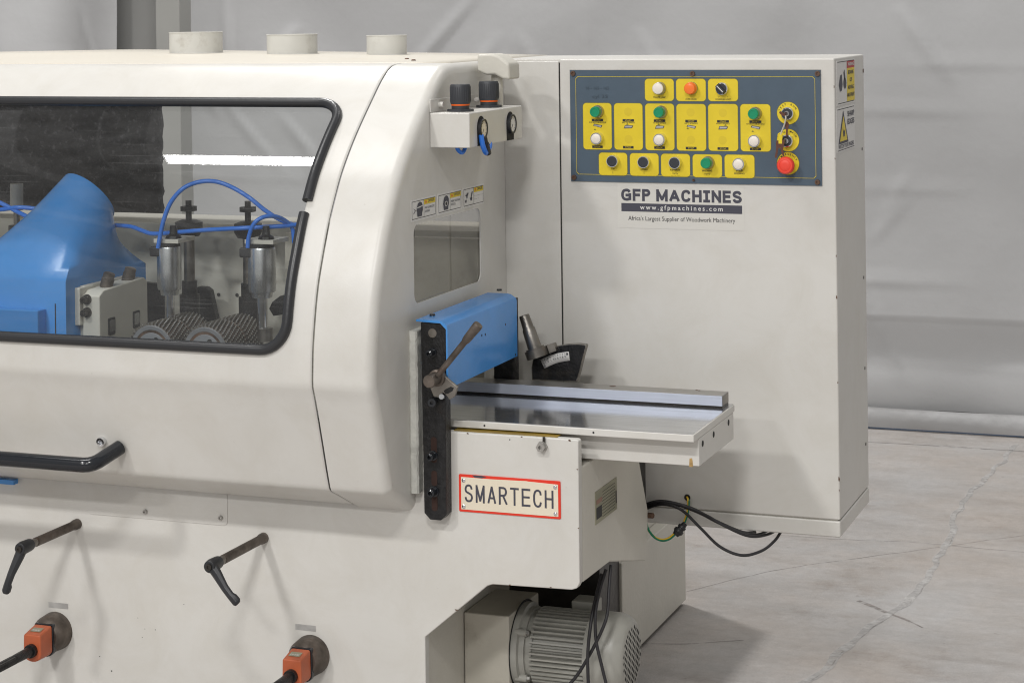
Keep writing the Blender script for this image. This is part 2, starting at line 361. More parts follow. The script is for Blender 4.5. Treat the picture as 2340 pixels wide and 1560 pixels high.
M['hairline'] = M['joint'].copy(); M['hairline'].node_tree.nodes['Map Range'].inputs[1].default_value = 0.47; M['hairline'].node_tree.nodes['Map Range'].inputs[2].default_value = 0.75
def glass(name, tint, dust, dustcol):
    mt, nt, b = nodes(name); N, L = nt.nodes, nt.links
    out = N['Material Output']; N.remove(b)
    tr = N.new('ShaderNodeBsdfTransparent'); tr.inputs[0].default_value = (*tint, 1)
    gl = N.new('ShaderNodeBsdfGlossy'); gl.inputs['Roughness'].default_value = 0.02
    fr = N.new('ShaderNodeFresnel'); fr.inputs[0].default_value = 1.5
    mx = N.new('ShaderNodeMixShader'); L.new(fr.outputs[0], mx.inputs[0]); L.new(tr.outputs[0], mx.inputs[1]); L.new(gl.outputs[0], mx.inputs[2])
    df = N.new('ShaderNodeBsdfDiffuse'); df.inputs[0].default_value = (*dustcol, 1)
    tc = N.new('ShaderNodeTexCoord'); mp = N.new('ShaderNodeMapping'); mp.inputs['Rotation'].default_value = (0, 0.35, 0); mp.inputs['Scale'].default_value = (2.5, 1, 12)
    n = N.new('ShaderNodeTexNoise'); n.inputs['Scale'].default_value = 4; n.inputs['Detail'].default_value = 8; L.new(tc.outputs['Object'], mp.inputs[0]); L.new(mp.outputs[0], n.inputs['Vector'])
    mr = N.new('ShaderNodeMapRange'); mr.inputs[1].default_value = 0.35; mr.inputs[2].default_value = 0.8; mr.inputs[3].default_value = dust * 0.7; mr.inputs[4].default_value = dust * 1.4; L.new(n.outputs[0], mr.inputs[0])
    m2 = N.new('ShaderNodeMixShader'); L.new(mr.outputs[0], m2.inputs[0]); L.new(mx.outputs[0], m2.inputs[1]); L.new(df.outputs[0], m2.inputs[2])
    prev = m2.outputs[0]
    for rot, thr in ((0.22, 0.695), (0.10, 0.71), (-0.15, 0.72)):
        p2 = N.new('ShaderNodeMapping'); p2.inputs['Rotation'].default_value = (0, rot, 0); p2.inputs['Scale'].default_value = (1.6, 0.4, 150); L.new(tc.outputs['Object'], p2.inputs[0])
        n2 = N.new('ShaderNodeTexNoise'); n2.inputs['Scale'].default_value = 2.2; n2.inputs['Detail'].default_value = 2; L.new(p2.outputs[0], n2.inputs['Vector'])
        r2 = N.new('ShaderNodeMapRange'); r2.inputs[1].default_value = thr; r2.inputs[2].default_value = thr + 0.05; r2.inputs[4].default_value = 0.07; L.new(n2.outputs[0], r2.inputs[0])
        m3 = N.new('ShaderNodeMixShader'); L.new(r2.outputs[0], m3.inputs[0]); L.new(prev, m3.inputs[1]); L.new(df.outputs[0], m3.inputs[2]); prev = m3.outputs[0]
    L.new(prev, out.inputs[0]); return mt
M['glass'] = glass('clear_polycarbonate', (0.90, 0.92, 0.92), 0.045, (0.50, 0.50, 0.50))
M['dustyglass'] = glass('dusty_polycarbonate', (0.72, 0.71, 0.68), 0.10, (0.40, 0.38, 0.35))

def floor_mat():
    mt, nt, b = nodes('concrete_floor'); N, L = nt.nodes, nt.links
    tc = N.new('ShaderNodeTexCoord')
    def noi(scale, det, rough=0.55, stretch=(1, 1, 1), rot=0.0):
        mp = N.new('ShaderNodeMapping'); mp.inputs['Scale'].default_value = stretch; mp.inputs['Rotation'].default_value = (0, 0, rot); L.new(tc.outputs['Object'], mp.inputs[0])
        n = N.new('ShaderNodeTexNoise'); n.inputs['Scale'].default_value = scale; n.inputs['Detail'].default_value = det; n.inputs['Roughness'].default_value = rough; L.new(mp.outputs[0], n.inputs['Vector']); return n.outputs[0]
    def ramp(src, p0, p1, c0, c1):
        r = N.new('ShaderNodeValToRGB'); r.color_ramp.elements[0].position = p0; r.color_ramp.elements[1].position = p1
        r.color_ramp.elements[0].color = (*c0, 1); r.color_ramp.elements[1].color = (*c1, 1); L.new(src, r.inputs[0]); return r.outputs[0]
    def mix(f, a, c, mode='MIX'):
        x = N.new('ShaderNodeMixRGB'); x.blend_type = mode
        if isinstance(f, float): x.inputs[0].default_value = f
        else: L.new(f, x.inputs[0])
        L.new(a, x.inputs[1]); L.new(c, x.inputs[2]); return x.outputs[0]
    base = ramp(noi(1.5, 9, 0.66, (1, 1, 1)), 0.36, 0.60, (0.44, 0.432, 0.43), (0.416, 0.380, 0.353))
    streak = ramp(noi(4.0, 10, 0.75, (1, 2.2, 1), 0.25), 0.30, 0.72, (0.78, 0.77, 0.755), (1.12, 1.12, 1.12))
    c = mix(0.8, base, streak, 'MULTIPLY')
    fine = ramp(noi(38, 6, 0.7), 0.3, 0.7, (0.88, 0.88, 0.88), (1.08, 1.08, 1.08)); c = mix(0.8, c, fine, 'MULTIPLY')
    dirt = ramp(noi(2.6, 12, 0.72), 0.54, 0.74, (1, 1, 1), (0.70, 0.635, 0.58)); c = mix(1.0, c, dirt, 'MULTIPLY')
    spot = ramp(noi(34, 4, 0.6), 0.68, 0.76, (1, 1, 1), (0.42, 0.37, 0.33)); c = mix(0.9, c, spot, 'MULTIPLY')
    grit = ramp(noi(240, 2, 0.6), 0.35, 0.75, (1.06, 1.06, 1.06), (0.82, 0.81, 0.80)); c = mix(0.9, c, grit, 'MULTIPLY')
    tyre = ramp(noi(1.1, 9, 0.66, (1, 3.4, 1), -0.6), 0.58, 0.70, (1, 1, 1), (0.84, 0.82, 0.80)); c = mix(1.0, c, tyre, 'MULTIPLY')
    L.new(c, b.inputs['Base Color']); b.inputs['Roughness'].default_value = 0.6
    bp = N.new('ShaderNodeBump'); bp.inputs['Strength'].default_value = 0.35; bp.inputs['Distance'].default_value = 0.004; L.new(noi(60, 6, 0.7), bp.inputs['Height']); L.new(bp.outputs[0], b.inputs['Normal'])
    return mt
M['floor'] = floor_mat()

def tag(o, label, cat=None, kind=None, group=None):
    if label: o['label'] = label
    if cat: o['category'] = cat
    if kind: o['kind'] = kind
    if group: o['group'] = group
    return o

# ================================================================== SETTING
fb = MB(); fb.face([(-14, -9, 0), (8, -9, 0), (8, 9, 0), (-14, 9, 0)], M['floor'])
floor = fb.build('floor', smooth=0); tag(floor, 'pale concrete workshop floor with a wavy filled crack', kind='structure')
def ribbon(name, pts, w, z, mt, wob=0.0, sub=8):
    P = spline(pts, sub); mb = MB(); L_, R_ = [], []
    for k, p in enumerate(P):
        t = (P[min(k + 1, len(P) - 1)] - P[max(k - 1, 0)]).normalized(); nrm = V((-t.y, t.x, 0))
        ww = (w[0] + (w[1] - w[0]) * k / (len(P) - 1)) if isinstance(w, tuple) else w
        j = wob * mnoise.noise(p * 9); ww *= 1 + 0.5 * mnoise.noise(p * 14 + V((5, 0, 0)))
        c = p + nrm * j; L_.append(V((c.x + nrm.x * ww, c.y + nrm.y * ww, z))); R_.append(V((c.x - nrm.x * ww, c.y - nrm.y * ww, z)))
    mb.loft([[a, b_] for a, b_ in zip(L_, R_)], mt, closed=False)
    return mb.build(name, floor, smooth=0)
ribbon('crack_filler', [at_z(*p, 0) for p in ((2322, 1015), (2290, 1055), (2240, 1105), (2205, 1140), (2182, 1180), (2168, 1235), (2140, 1280), (2118, 1315), (2105, 1345), (2072, 1375), (2030, 1405), (1990, 1430), (1945, 1468), (1900, 1510), (1840, 1560), (1770, 1620))], (0.009, 0.013), 0.0008, M['filler'], 0.018, 10)
ribbon('crack_edge_line', [at_z(*p, 0) for p in ((2322, 1017), (2292, 1057), (2243, 1107), (2209, 1142), (2186, 1182), (2173, 1236), (2145, 1282), (2124, 1317), (2110, 1347), (2077, 1378), (2034, 1409), (1994, 1434), (1948, 1472), (1902, 1514), (1842, 1564), (1772, 1624))], (0.0008, 0.0013), 0.0011, M['hairline'], 0.012, 10)  # thin darker line along the edge of the filled crack
ribbon('floor_joint', [at_z(*p, 0) for p in ((1555, 1355), (1700, 1318), (1800, 1298), (1920, 1280), (2130, 1252), (2500, 1200))], 0.0016, 0.0005, M['joint'], 0.006)
ribbon('floor_joint', [at_z(*p, 0) for p in ((1780, 1222), (1920, 1231), (2100, 1240), (2340, 1262), (2600, 1290))], 0.0016, 0.0006, M['joint'], 0.008)
ribbon('floor_joint', [at_z(*p, 0) for p in ((1900, 1006), (2100, 1016), (2340, 1031), (2600, 1046))], 0.0045, 0.0008, M['joint'], 0.004)
ribbon('floor_scuff', [at_z(*p, 0) for p in ((1960, 1372), (2010, 1392), (2060, 1412), (2110, 1434))], (0.010, 0.003), 0.0006, M['scuff'], 0.004)
ribbon('floor_joint', [at_z(*p, 0) for p in ((1460, 1470), (1580, 1470), (1700, 1462))], 0.0018, 0.0008, M['joint'], 0.006)

# curtains: sagging tarpaulin with fold lines
def curtain(name, x0, x1, label, folds, seed, y=3.38, z0=0.075, z1=3.4):
    nx, nz = int((x1 - x0) / 0.021), 170
    mb = MB(); rows = []
    creases = [1.40, 1.225, 0.915, 0.57, 0.25]
    rnd = random.Random(seed)
    diag = [(rnd.uniform(x0, x1), rnd.uniform(0.2, 1.7), rnd.uniform(-1, 1), rnd.uniform(0.12, 0.34), rnd.uniform(0.006, 0.018)) for _ in range(int((x1 - x0) * 7))]
    for k in range(nz + 1):
        t = k / nz; z = z0 + (1.85 - z0) * t / 0.85 if t < 0.85 else 1.85 + (z1 - 1.85) * (t - 0.85) / 0.15; row = []
        for i in range(nx + 1):
            x = x0 + (x1 - x0) * i / nx
            d = 0.0
            d += 0.05 * mnoise.noise(V((x * 0.9 + seed, z * 0.5, 0))) + 0.022 * mnoise.noise(V((x * 2.6, z * 1.8 + seed, 3)))
            d += folds * (0.06 * math.sin(x * 5.2 + 1.2 * mnoise.noise(V((x, z * 0.7, seed)))) + 0.035 * math.sin(x * 11 + z * 0.6)) * min(1, 0.25 + z / 2.0)
            for c in creases:
                dz = z - c - 0.022 * mnoise.noise(V((x * 1.3, c * 7, seed)))
                d -= 0.0042 * max(0.0, 0.55 + 0.9 * mnoise.noise(V((x * 2.1, c * 5, seed + 2)))) * max(0.0, 1 - abs(dz) / (0.030 if dz < 0 else 0.055))
            for (cx, cz, sl, ln, am) in diag:
                if abs(x - cx) < ln and abs(z - cz) < ln:
                    a = math.atan2(1, sl); ux, uz = math.cos(a), math.sin(a); al = (x - cx) * ux + (z - cz) * uz; ac = -(x - cx) * uz + (z - cz) * ux
                    d -= am * 0.75 * max(0, 1 - (al / ln) ** 2) * max(0.0, 1 - abs(ac) / (0.022 if ac < 0 else 0.045))
            if z < 0.42: d += 0.03 * math.exp(-((z - 0.30) / 0.10) ** 2) * (1 + 0.6 * mnoise.noise(V((x * 3.1, 0, seed))))
            row.append(V((x, y + d, z)))
        rows.append(row)
    mb.loft(rows, M['curtain'], closed=False)
    o = mb.build(name, smooth=80); tag(o, label, 'curtain')
    h = MB(); hr = []
    for k in range(14):
        a = k / 13; z = 0.008 + 0.078 * a; row = []
        for i in range(nx + 1):
            x = x0 + (x1 - x0) * i / nx
            b_ = -0.009 * math.sin(PI * min(1, a * 1.05)) - 0.022 - 0.012 * mnoise.noise(V((x * 4, z * 9, seed)))
            row.append(V((x, y + b_, z + 0.012 * mnoise.noise(V((x * 1.1, 4, seed))) * (a))))
        hr.append(row)
    h.loft(hr, M['hem'], closed=False); h.build('hem_pocket', o, smooth=80)
    r = MB(); r.tube([V((x0 + (x1 - x0) * i / 40, y - 0.02, 0.005)) for i in range(41)], 0.0025, M['hemshade'], 6); r.build('hem_shade_line', o)  # thin dark line paints the shadow under the hem
    return o
curtain('curtain', -2.78, 4.6, 'wide crumpled grey tarpaulin curtain behind the machine', 0.18, 3)
curtain('curtain', -7.5, -3.045, 'grey curtain hanging in folds left of the steel column', 0.9, 11, y=3.30)
cb = MB(); cb.box(-2.868, -2.752, 3.30, 3.42, 0, 4.6, M['column']); cb.box(-3.40, -2.869, 3.41, 3.44, 0, 4.6, M['columndark'])
col = cb.build('steel_column', smooth=0); tag(col, 'grey steel column standing between the two curtains', 'column')

wb = MB(); wb.box(-14, 8, 3.9, 4.0, 0, 6.5, M['columndark']); tag(wb.build('wall', smooth=0), None, kind='structure')
ce = MB(); ce.box(-4.45, -4.15, -12, 3.8, 6.5, 6.8, M['columndark']); ce = tag(ce.build('ceiling', smooth=0), None, kind='structure')
for x0, x1 in ((-5.05, -4.85), (-5.9, -5.5), (-3.95, -3.85), (0.4, 0.7)):
    q = MB(); q.box(x0, x1, -12, 3.8, 6.5, 6.8, M['columndark']); q.build('roof_beam', ce, smooth=0)
# ================================================================== MACHINE
mach = bpy.data.objects.new('planer_moulder', None); COL.objects.link(mach); mach.empty_display_size = 0.3
tag(mach, 'cream and blue four-sided wood planer with control cabinet', 'machine')
YB = -0.565      # front plane of the body

def screw(parent, p, d, r, mt, h=0.004, name='screw', sock=True):
    mb = MB(); p, d = V(p), V(d)
    if sock:
        mb.lathe(p, d, [(0, 0), (0, r), (h, r * 0.92), (h, r * 0.5), (h * 0.45, r * 0.45), (h * 0.45, 0)], mt, 14)
    else:
        mb.lathe(p, d, [(0, 0), (0, r), (h * 0.6, r * 0.85), (h, r * 0.35), (h, 0)], mt, 14)
    return mb.build(name, parent)

# ---- body
b = MB()
front = [(-2.2, 0), (0.018, 0), (0.018, 0.324), (0.160, 0.444), (0.172, 0.448), (0.345, 0.452), (0.357, 0.456), (0.363, 0.468), (0.364, 0.757), (0.360, 0.7605), (-2.2, 0.7605)]
b.prism(front, 'Y', YB, YB + 0.022, M['cream'])
b.box(-2.2, 0.016, YB + 0.022, -0.18, 0.0, 0.74, M['cream_cast'])
body = b.build('body', mach, bevel=0.003)
b = MB()
b.prism([(YB + 0.024, 0.700), (YB + 0.024, 0.462), (-0.36, 0.458), (-0.095, 0.392), (-0.078, 0.45), (-0.074, 0.502), (-0.138, 0.63), (-0.16, 0.700)], 'X', 0.340, 0.3625, M['cream_cast'])
b.build('end_plate', body, bevel=0.004)
b = MB(); b.box(0.018, 0.339, -0.50, -0.10, 0.64, 0.70, M['cream_cast']); b.build('inner_casting', body); b = MB(); b.box(0.018, 0.24, -0.06, -0.056, 0.0, 0.64, M['opening_shade']); b.box(0.018, 0.335, -0.10, 0.25, 0.46, 0.64, M['opening_shade']); b.build('opening_shade_panel', body)  # the black panels put shade into the opening by colour
b = MB(); b.box(0.06, 0.165, -0.055, 0.324, 0.0, 0.60, M['opening_shade']); b.build('opening_shade_box', body)  # black box added to darken the opening under the end plate
b = MB(); b.box(-0.30, 0.172, 0.325, 0.905, 0.012, 0.262, M['cream_cast']); b.box(-0.30, 0.14, 0.30, 0.93, 0.262, 0.70, M['cream_cast']); b.build('rear_base', body, bevel=0.003)
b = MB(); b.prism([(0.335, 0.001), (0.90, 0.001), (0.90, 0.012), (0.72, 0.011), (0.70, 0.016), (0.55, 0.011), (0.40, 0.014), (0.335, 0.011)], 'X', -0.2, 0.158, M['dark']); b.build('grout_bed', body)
b = MB(); b.box(-0.57, -0.022, -0.03, -0.004, 0.80, 1.10, M['cream_dirty']); b.build('inner_rear_panel', body)
b = MB(); b.box(-2.2, -0.03, 0.05, 0.26, 0.5, 1.108, M['cream_cast']); b.box(-2.2, -0.03, -0.17, 0.05, 0.5, 0.80, M['cream_dirty']); b.build('rear_casting', body, bevel=0.004)
# access plate
b = MB(); b.prism(rrect(-0.80, -0.447, 0.523, 0.70, 0.010), 'Y', YB - 0.0016, YB, M['cream']); ap = b.build('access_plate', body, bevel=0.0005)
for px in ((333, 1168), (505, 1182)):
    p = at_y(*px, YB - 0.0016); screw(ap, p, (0, -1, 0), 0.0052, M['zinc'], 0.006)
for px in ((315, 1411), (355, 1438), (228, 1499), (255, 1532), (331, 1436), (1157, 1250)):
    pass
b = MB(); b.box(-1.30, at_y(31, 1098, YB - 0.018).x, YB - 0.018, YB, 0.578, 0.589, M['blue']); b.build('blue_tab', body, bevel=0.001)
b = MB(); b.box(0.085, 0.315, -0.556, -0.50, 0.7606, 0.7620, M['mustard']); b.build('grease_strip', body)
b = MB(); b.box(0.25, 0.30, -0.545, -0.505, 0.745, 0.7606, M['dark']); b.build('gib_shadow_gap', body)
# lock bolt on the table support
p = at_y(1240, 1019, YB); b = MB()
b.lathe(p, (0, -1, 0), [(0, 0), (0, 0.0115), (0.006, 0.0115), (0.006, 0.0095), (0.016, 0.0095), (0.016, 0.0045), (0.010, 0.0040), (0.010, 0)], M['zinc'], 6); b.cyl(p + V((0.004, -0.003, 0.006)), p + V((0.004, -0.003, 0.020)), 0.003, M['darkscrew'], n=8); b.build('lock_bolt', body)
# nameplate
b = MB(); b.prism(rrect(0.0995, 0.3245, 0.5955, 0.6735, 0.003), 'Y', YB - 0.0022, YB, M['red']); npl = b.build('nameplate', mach, bevel=0.0005)
npl['label'] = 'cream nameplate with red border reading SMARTECH'
b = MB(); b.prism([(0.105, 0.6005), (0.3195, 0.6005), (0.3195, 0.6665), (0.255, 0.6685), (0.25, 0.669), (0.17, 0.6675), (0.105, 0.668)], 'Y', YB - 0.0030, YB - 0.0022, M['platecream']); b.build('plate_face', npl)
b = MB(); add_strokes(b, 'SMARTECH', 0.1125, 0.3095, YB - 0.0034, 0.6165, 0.6535, 0.0042, M['inkgrey'], {'*': 1.0, 'M': 1.05, 'T': 1.0}, 0.32); b.build('lettering', npl, smooth=0, recalc=False)
for x, z in ((0.111, 0.661), (0.3135, 0.661), (0.111, 0.6065), (0.3135, 0.6065)):
    screw(npl, (x, YB - 0.003, z), (0, -1, 0), 0.0045, M['chrome'], 0.003, 'rivet', False)
b = MB(); b.prism([(0.130, 0.6728), (0.152, 0.6732), (0.162, 0.671), (0.150, 0.6680), (0.135, 0.669)], 'Y', YB - 0.0027, YB - 0.002, M['inkgrey']); b.build('chipped_edge', npl)
# rating plate on the end
XR = 0.3632
b = MB(); q = [at_x(*p, XR) for p in ((1360, 1127), (1408.5, 1087), (1409, 1158), (1361, 1203))]
y0, y1 = q[0].y, q[1].y; z1 = (q[0].z + q[1].z) / 2; z0 = (q[2].z + q[3].z) / 2
b.box(XR - 0.0006, XR + 0.0008, y0, y1, z0, z1, M['plate']); rp = b.build('rating_plate', mach); rp['label'] = 'small etched rating plate on the end of the body'
b = MB(); X2 = XR + 0.0011
def ql(ya, yb, za, zb, mt): b.face([(X2, ya, za), (X2, yb, za), (X2, yb, zb), (X2, ya, zb)], mt)
W, H = y1 - y0, z1 - z0
for k in range(9): ql(y0 + W * 0.30, y0 + W * 0.90, z0 + H * (0.10 + 0.095 * k), z0 + H * (0.118 + 0.095 * k), M['ink'])
ql(y0 + W * 0.03, y0 + W * 0.28, z0 + H * 0.14, z0 + H * 0.50, M['ink']); ql(y0 + W * 0.03, y0 + W * 0.30, z0 + H * 0.60, z0 + H * 0.74, M['faintred']); ql(y0 + W * 0.93, y0 + W * 0.98, z0 + H * 0.2, z0 + H * 0.6, M['ink'])
b.build('printed_marks', rp, smooth=0, recalc=False)

# ---- clamping levers on the front
def lever(pxb, pxt, ang, name='clamping_lever'):
    base = at_y(*pxb, YB); tip = at_x(*pxt, base.x); L = abs(tip.y - base.y)
    b = MB(); b.lathe((base.x, YB, base.z), (0, -1, 0), [(0, 0), (0, 0.0118), (0.012, 0.0118), (0.02, 0.0100), (L - 0.018, 0.0100), (L - 0.018, 0.0088), (L, 0.0088), (L, 0)], M['rustshaft'], 20, [M['rustshaft']] * 5 + [M['steelworn']] * 2)
    sh = b.build(name, mach)
    b = MB(); c = V((base.x, YB - L, base.z))
    b.lathe(c, (0, -1, 0), [(0, 0), (0, 0.0125), (0.006, 0.0135), (0.030, 0.0145), (0.042, 0.0125), (0.042, 0.006), (0.038, 0.005), (0.038, 0)], M['black'], 18)
    a = math.radians(ang); d = V((math.cos(a), 0, math.sin(a))); n_ = V((-d.z, 0, d.x))
    rings = []
    for t, w, yo, th in ((0.0, 0.0125, -0.030, 0.011), (0.02, 0.0115, -0.036, 0.010), (0.055, 0.0090, -0.050, 0.0075), (0.075, 0.0085, -0.054, 0.0075), (0.082, 0.0100, -0.052, 0.009), (0.093, 0.0100, -0.053, 0.009), (0.098, 0.007, -0.054, 0.006)):
        p = c + d * t + V((0, yo, 0)); rings.append([p + n_ * (w * math.cos(k * PI / 4 + PI / 8)) + V((0, th * math.sin(k * PI / 4 + PI / 8), 0)) for k in range(8)])
    b.loft(rings, M['black'], True, True); b.build('grip', sh, bevel=0.0015)
    screw(sh, c + V((0, -0.042, 0)), (0, -1, 0), 0.0072, M['darkscrew'], 0.003)
    return sh
lever((177, 1196), (70, 1246), 253)
lever((603, 1228), (500, 1283), -42)

# ---- position counters on the feed screws
def counter(pxb, name='position_counter'):
    c = at_y(*pxb, YB); x, z = c.x, c.z; b = MB()
    b.lathe((x, YB, z), (0, -1, 0), [(0, 0), (0, 0.043), (0.030, 0.041), (0.040, 0.036), (0.046, 0.030), (0.046, 0)], M['rustshaft'], 32); bo = b.build(name, mach)
    yb = YB - 0.050
    prof = [(-0.021, 0.024), (0.021, 0.024), (0.0225, 0.020), (0.0235, -0.030)] + [(0.0235 * math.cos(t), -0.030 - 0.016 * math.sin(t)) for t in [PI * k / 10 for k in range(1, 10)]] + [(-0.0235, -0.030), (-0.0225, 0.020)]
    off = 0.004
    b = MB(); b.prism([(x + p_[0] * 1.08, z + off + p_[1] * 1.06) for p_ in prof], 'Y', yb, yb + 0.012, M['blackgloss']); b.build('gasket', bo, bevel=0.002)
    b = MB()
    ring0 = [V((x + p_[0], yb, z + off + p_[1])) for p_ in prof]; 
    ring1 = [V((x + p_[0] * 0.96, yb - 0.046, z + off + (p_[1] if p_[1] < 0.019 else p_[1] - 0.010))) for p_ in prof]
    b.loft([ring0, ring1], M['orange'], True, True); b.build('housing', bo, bevel=0.003, seg=3)
    b = MB()  # digit window lies on the sloping top
    za, zb = z + off + 0.024, z + off + 0.014
    f = lambda t: za + (zb - za) * t + 0.0009
    b.face([(x - 0.014, yb - 0.046 * 0.35, f(0.35)), (x + 0.012, yb - 0.046 * 0.35, f(0.35)), (x + 0.012, yb - 0.046 * 0.72, f(0.72)), (x - 0.014, yb - 0.046 * 0.72, f(0.72))], M['plate'])
    add_text(b, '00000', (x - 0.001, yb - 0.046 * 0.66, f(0.66) + 0.0006), (1, 0, 0), V((0, 0.046, 0.010)), 0.006, M['white'], width=0.020)
    b.build('digit_window', bo, smooth=0, recalc=False)
    zs = z - 0.016
    b = MB(); b.lathe((x, yb - 0.040, zs), (0, -1, 0), [(0, 0), (0, 0.0150), (0.016, 0.0150), (0.016, 0.0110), (0.055, 0.0105), (0.075, 0.0100), (0.078, 0.0085), (0.14, 0.0085), (0.143, 0.0065), (0.143, 0)], M['blackiron'], 16); b.build('shaft', bo)
    b = MB(); b.box(x - 0.0078, x + 0.0078, yb - 0.185, yb - 0.115, zs - 0.0078, zs + 0.0078, M['blackiron']); b.build('square_end', bo, bevel=0.001)
    return bo
counter((128, 1440)); counter((712, 1495))
def label_strip(px0, px1):
    a = at_y(*px0, YB); c = at_y(*px1, YB); b = MB(); b.box(a.x, c.x, YB - 0.0006, YB, c.z, a.z, M['foil']); b.build('silver_label', body)
label_strip((111, 1374), (156, 1391)); label_strip((675, 1424), (722, 1442))
# paint chips
for px, r in (((315, 1411), 0.0012), ((355, 1438), 0.0013), ((228, 1499), 0.0016), ((255, 1532), 0.0018), ((331, 1436), 0.0010), ((325, 1455), 0.001), ((420, 1380), 0.0012), ((1165, 1004), 0.0016)):
    p = at_y(*px, YB - 0.0004); b = MB(); b.face([(p.x + r * math.cos(a) * random.uniform(.6, 1.3), p.y, p.z + r * math.sin(a) * random.uniform(.6, 1.3)) for a in [k * PI / 3 for k in range(6)]], M['ink']); b.build('paint_chip', body, smooth=0, recalc=False)

# ================================================================== HOOD
PROF = [(-.30, 1.5235), (-.335, 1.522), (-.36, 1.518), (-.385, 1.508), (-.421, 1.485), (-.464, 1.451), (-.524, 1.402), (-.574, 1.357), (-.624, 1.304), (-.656, 1.259), (-.689, 1.206), (-.717, 1.148), (-.742, 1.09), (-.758, 1.034), (-.772, .96), (-.7765, .905), (-.7770, .884), (-.7745, .8735), (-.7635, .845), (-.738, .766), (-.716, .696), (-.7045, .662), (-.7020, .6555), (-.6985, .6510), (-.690, .6465), (-.660, .633), (-.60, .604), (-.529, .57)]
_d = []
for p in spline([V((0, a, c)) for a, c in PROF], 6): _d.append(p)
_S = [0.0]
for a, c in zip(_d[:-1], _d[1:]): _S.append(_S[-1] + (c - a).length)
SMAX = _S[-1]
def prof(s):
    if s < 0: return V((0, -0.30 - s, 1.5235)), V((0, 0, 1))
    s = max(0, min(SMAX, s)); lo, hi = 0, len(_S) - 1
    while hi - lo > 1:
        mid = (lo + hi) // 2
        if _S[mid] <= s: lo = mid
        else: hi = mid
    t = (s - _S[lo]) / (_S[hi] - _S[lo]); p = _d[lo].lerp(_d[hi], t)
    i0, i1 = max(lo - 1, 0), min(hi + 1, len(_d) - 1); tg = (_d[i1] - _d[i0]).normalized(); n = V((0, tg.z, -tg.y))
    if n.y > 0 and s > 0.06: n = -n
    if n.z < 0 and s < 0.3: n = -n
    return p, n
def s_at_z(z):
    return min((abs(p.z - z), s) for p, s in zip(_d, _S) if p.y < -0.3)[1]
S_SKIRT = s_at_z(0.645)
def hp(X, s, off=0.0):
    p, n = prof(s); return V((X, p.y, p.z)) + n * off
XS, WXR, WXL, WST, WSB = -0.1335, -0.196, -1.55, 0.203, 0.790

# door with the window opening
b = MB(); xs = []; 
x = -1.75
XD1 = XS - 0.002
stepx = 0.007
nxs = int((XD1 + 1.75) / stepx); xs = [-1.75 + (XD1 + 1.75) * i / nxs for i in range(nxs + 1)]
SD = SMAX - 0.062
nss = 150; ss = [SD * j / nss for j in range(nss + 1)]
hx0, hx1, hs0, hs1, HR = WXL, WXR, WST, WSB, 0.060
def inside(x, s, g=0.0):
    dx = max(hx0 + HR - x, 0, x - (hx1 - HR)); ds = max(hs0 + HR - s, 0, s - (hs1 - HR))
    return math.hypot(dx, ds) < HR - g
def snap(x, s):
    cx = min(max(x, hx0 + HR), hx1 - HR); cs = min(max(s, hs0 + HR), hs1 - HR)
    dx, ds = x - cx, s - cs; l = math.hypot(dx, ds)
    if l < 1e-9: return x, s
    return cx + dx / l * HR, cs + ds / l * HR
cells = {}
for i in range(nxs):
    for j in range(nss):
        cells[i, j] = not inside((xs[i] + xs[i + 1]) / 2, (ss[j] + ss[j + 1]) / 2)
vv = {}
def gv(i, j):
    if (i, j) not in vv:
        adj = [cells.get((a, c)) for a in (i - 1, i) for c in (j - 1, j)]
        x, s = xs[i], ss[j]
        if False in adj: x, s = snap(x, s)
        vv[i, j] = b.bm.verts.new(hp(x, s))
    return vv[i, j]
for (i, j), keep in cells.items():
    if keep:
        f = b.bm.faces.new((gv(i, j), gv(i + 1, j), gv(i + 1, j + 1), gv(i, j + 1)))
b.mi(M['cream'])
door = b.build('hood_door', mach, smooth=60, solid=0.0035)
b = MB(); gx = [WXL - 0.004 + (WXR + 0.008 - WXL) * i / 6 for i in range(7)]
b.loft([[hp(x, WST - 0.004 + (WSB - WST + 0.008) * j / 40, -0.0042) for x in gx] for j in range(41)], M['glass'], closed=False)
b.bm.normal_update()
for f in b.bm.faces:
    if f.normal.y > 0: f.normal_flip()
b.build('window_pane', door, smooth=80, recalc=False)
# rubber edging, open where it has pulled apart on the right side
path = rrect(WXL - 0.002, WXR + 0.002, WST - 0.002, WSB + 0.002, HR, 8)   # (X, s), s grows downwards
dense = []
for a, c in zip(path, path[1:] + path[:1]):
    n = max(1, int(math.hypot(c[0] - a[0], c[1] - a[1]) / 0.02))
    dense += [(a[0] + (c[0] - a[0]) * k / n, a[1] + (c[1] - a[1]) * k / n) for k in range(n)]
g0, g1 = 0.474, 0.503
right = [k for k, (x, s) in enumerate(dense) if x > WXR - 0.001 and g0 < s < g1]
st = max(right) + 1 if right else 0
start = [k for k, (x, s) in enumerate(dense) if x > WXR and s <= g0]
# list ordered so that it begins just above the gap and runs round to just below it
order = dense[max(start) + 1:] + dense[:max(start) + 1] if False else dense
idx_hi = max([k for k, (x, s) in enumerate(dense) if x > WXR and s > g1], key=lambda k: -dense[k][1])
idx_lo = max([k for k, (x, s) in enumerate(dense) if x > WXR and s < g0], key=lambda k: dense[k][1])
N_ = len(dense); step = 1 if dense[(idx_hi + 1) % N_][1] > dense[idx_hi][1] else -1
seq = []; k = idx_hi
while True:
    seq.append(dense[k % N_]); 
    if k % N_ == idx_lo: break
    k += step
seq = [(WXR + 0.002, g1)] + seq + [(WXR + 0.002, g0)]
b = MB(); b.tube([hp(x, s, 0.003) for x, s in seq], 0.0112, M['rubber'], 12); b.build('rubber_edging', door)
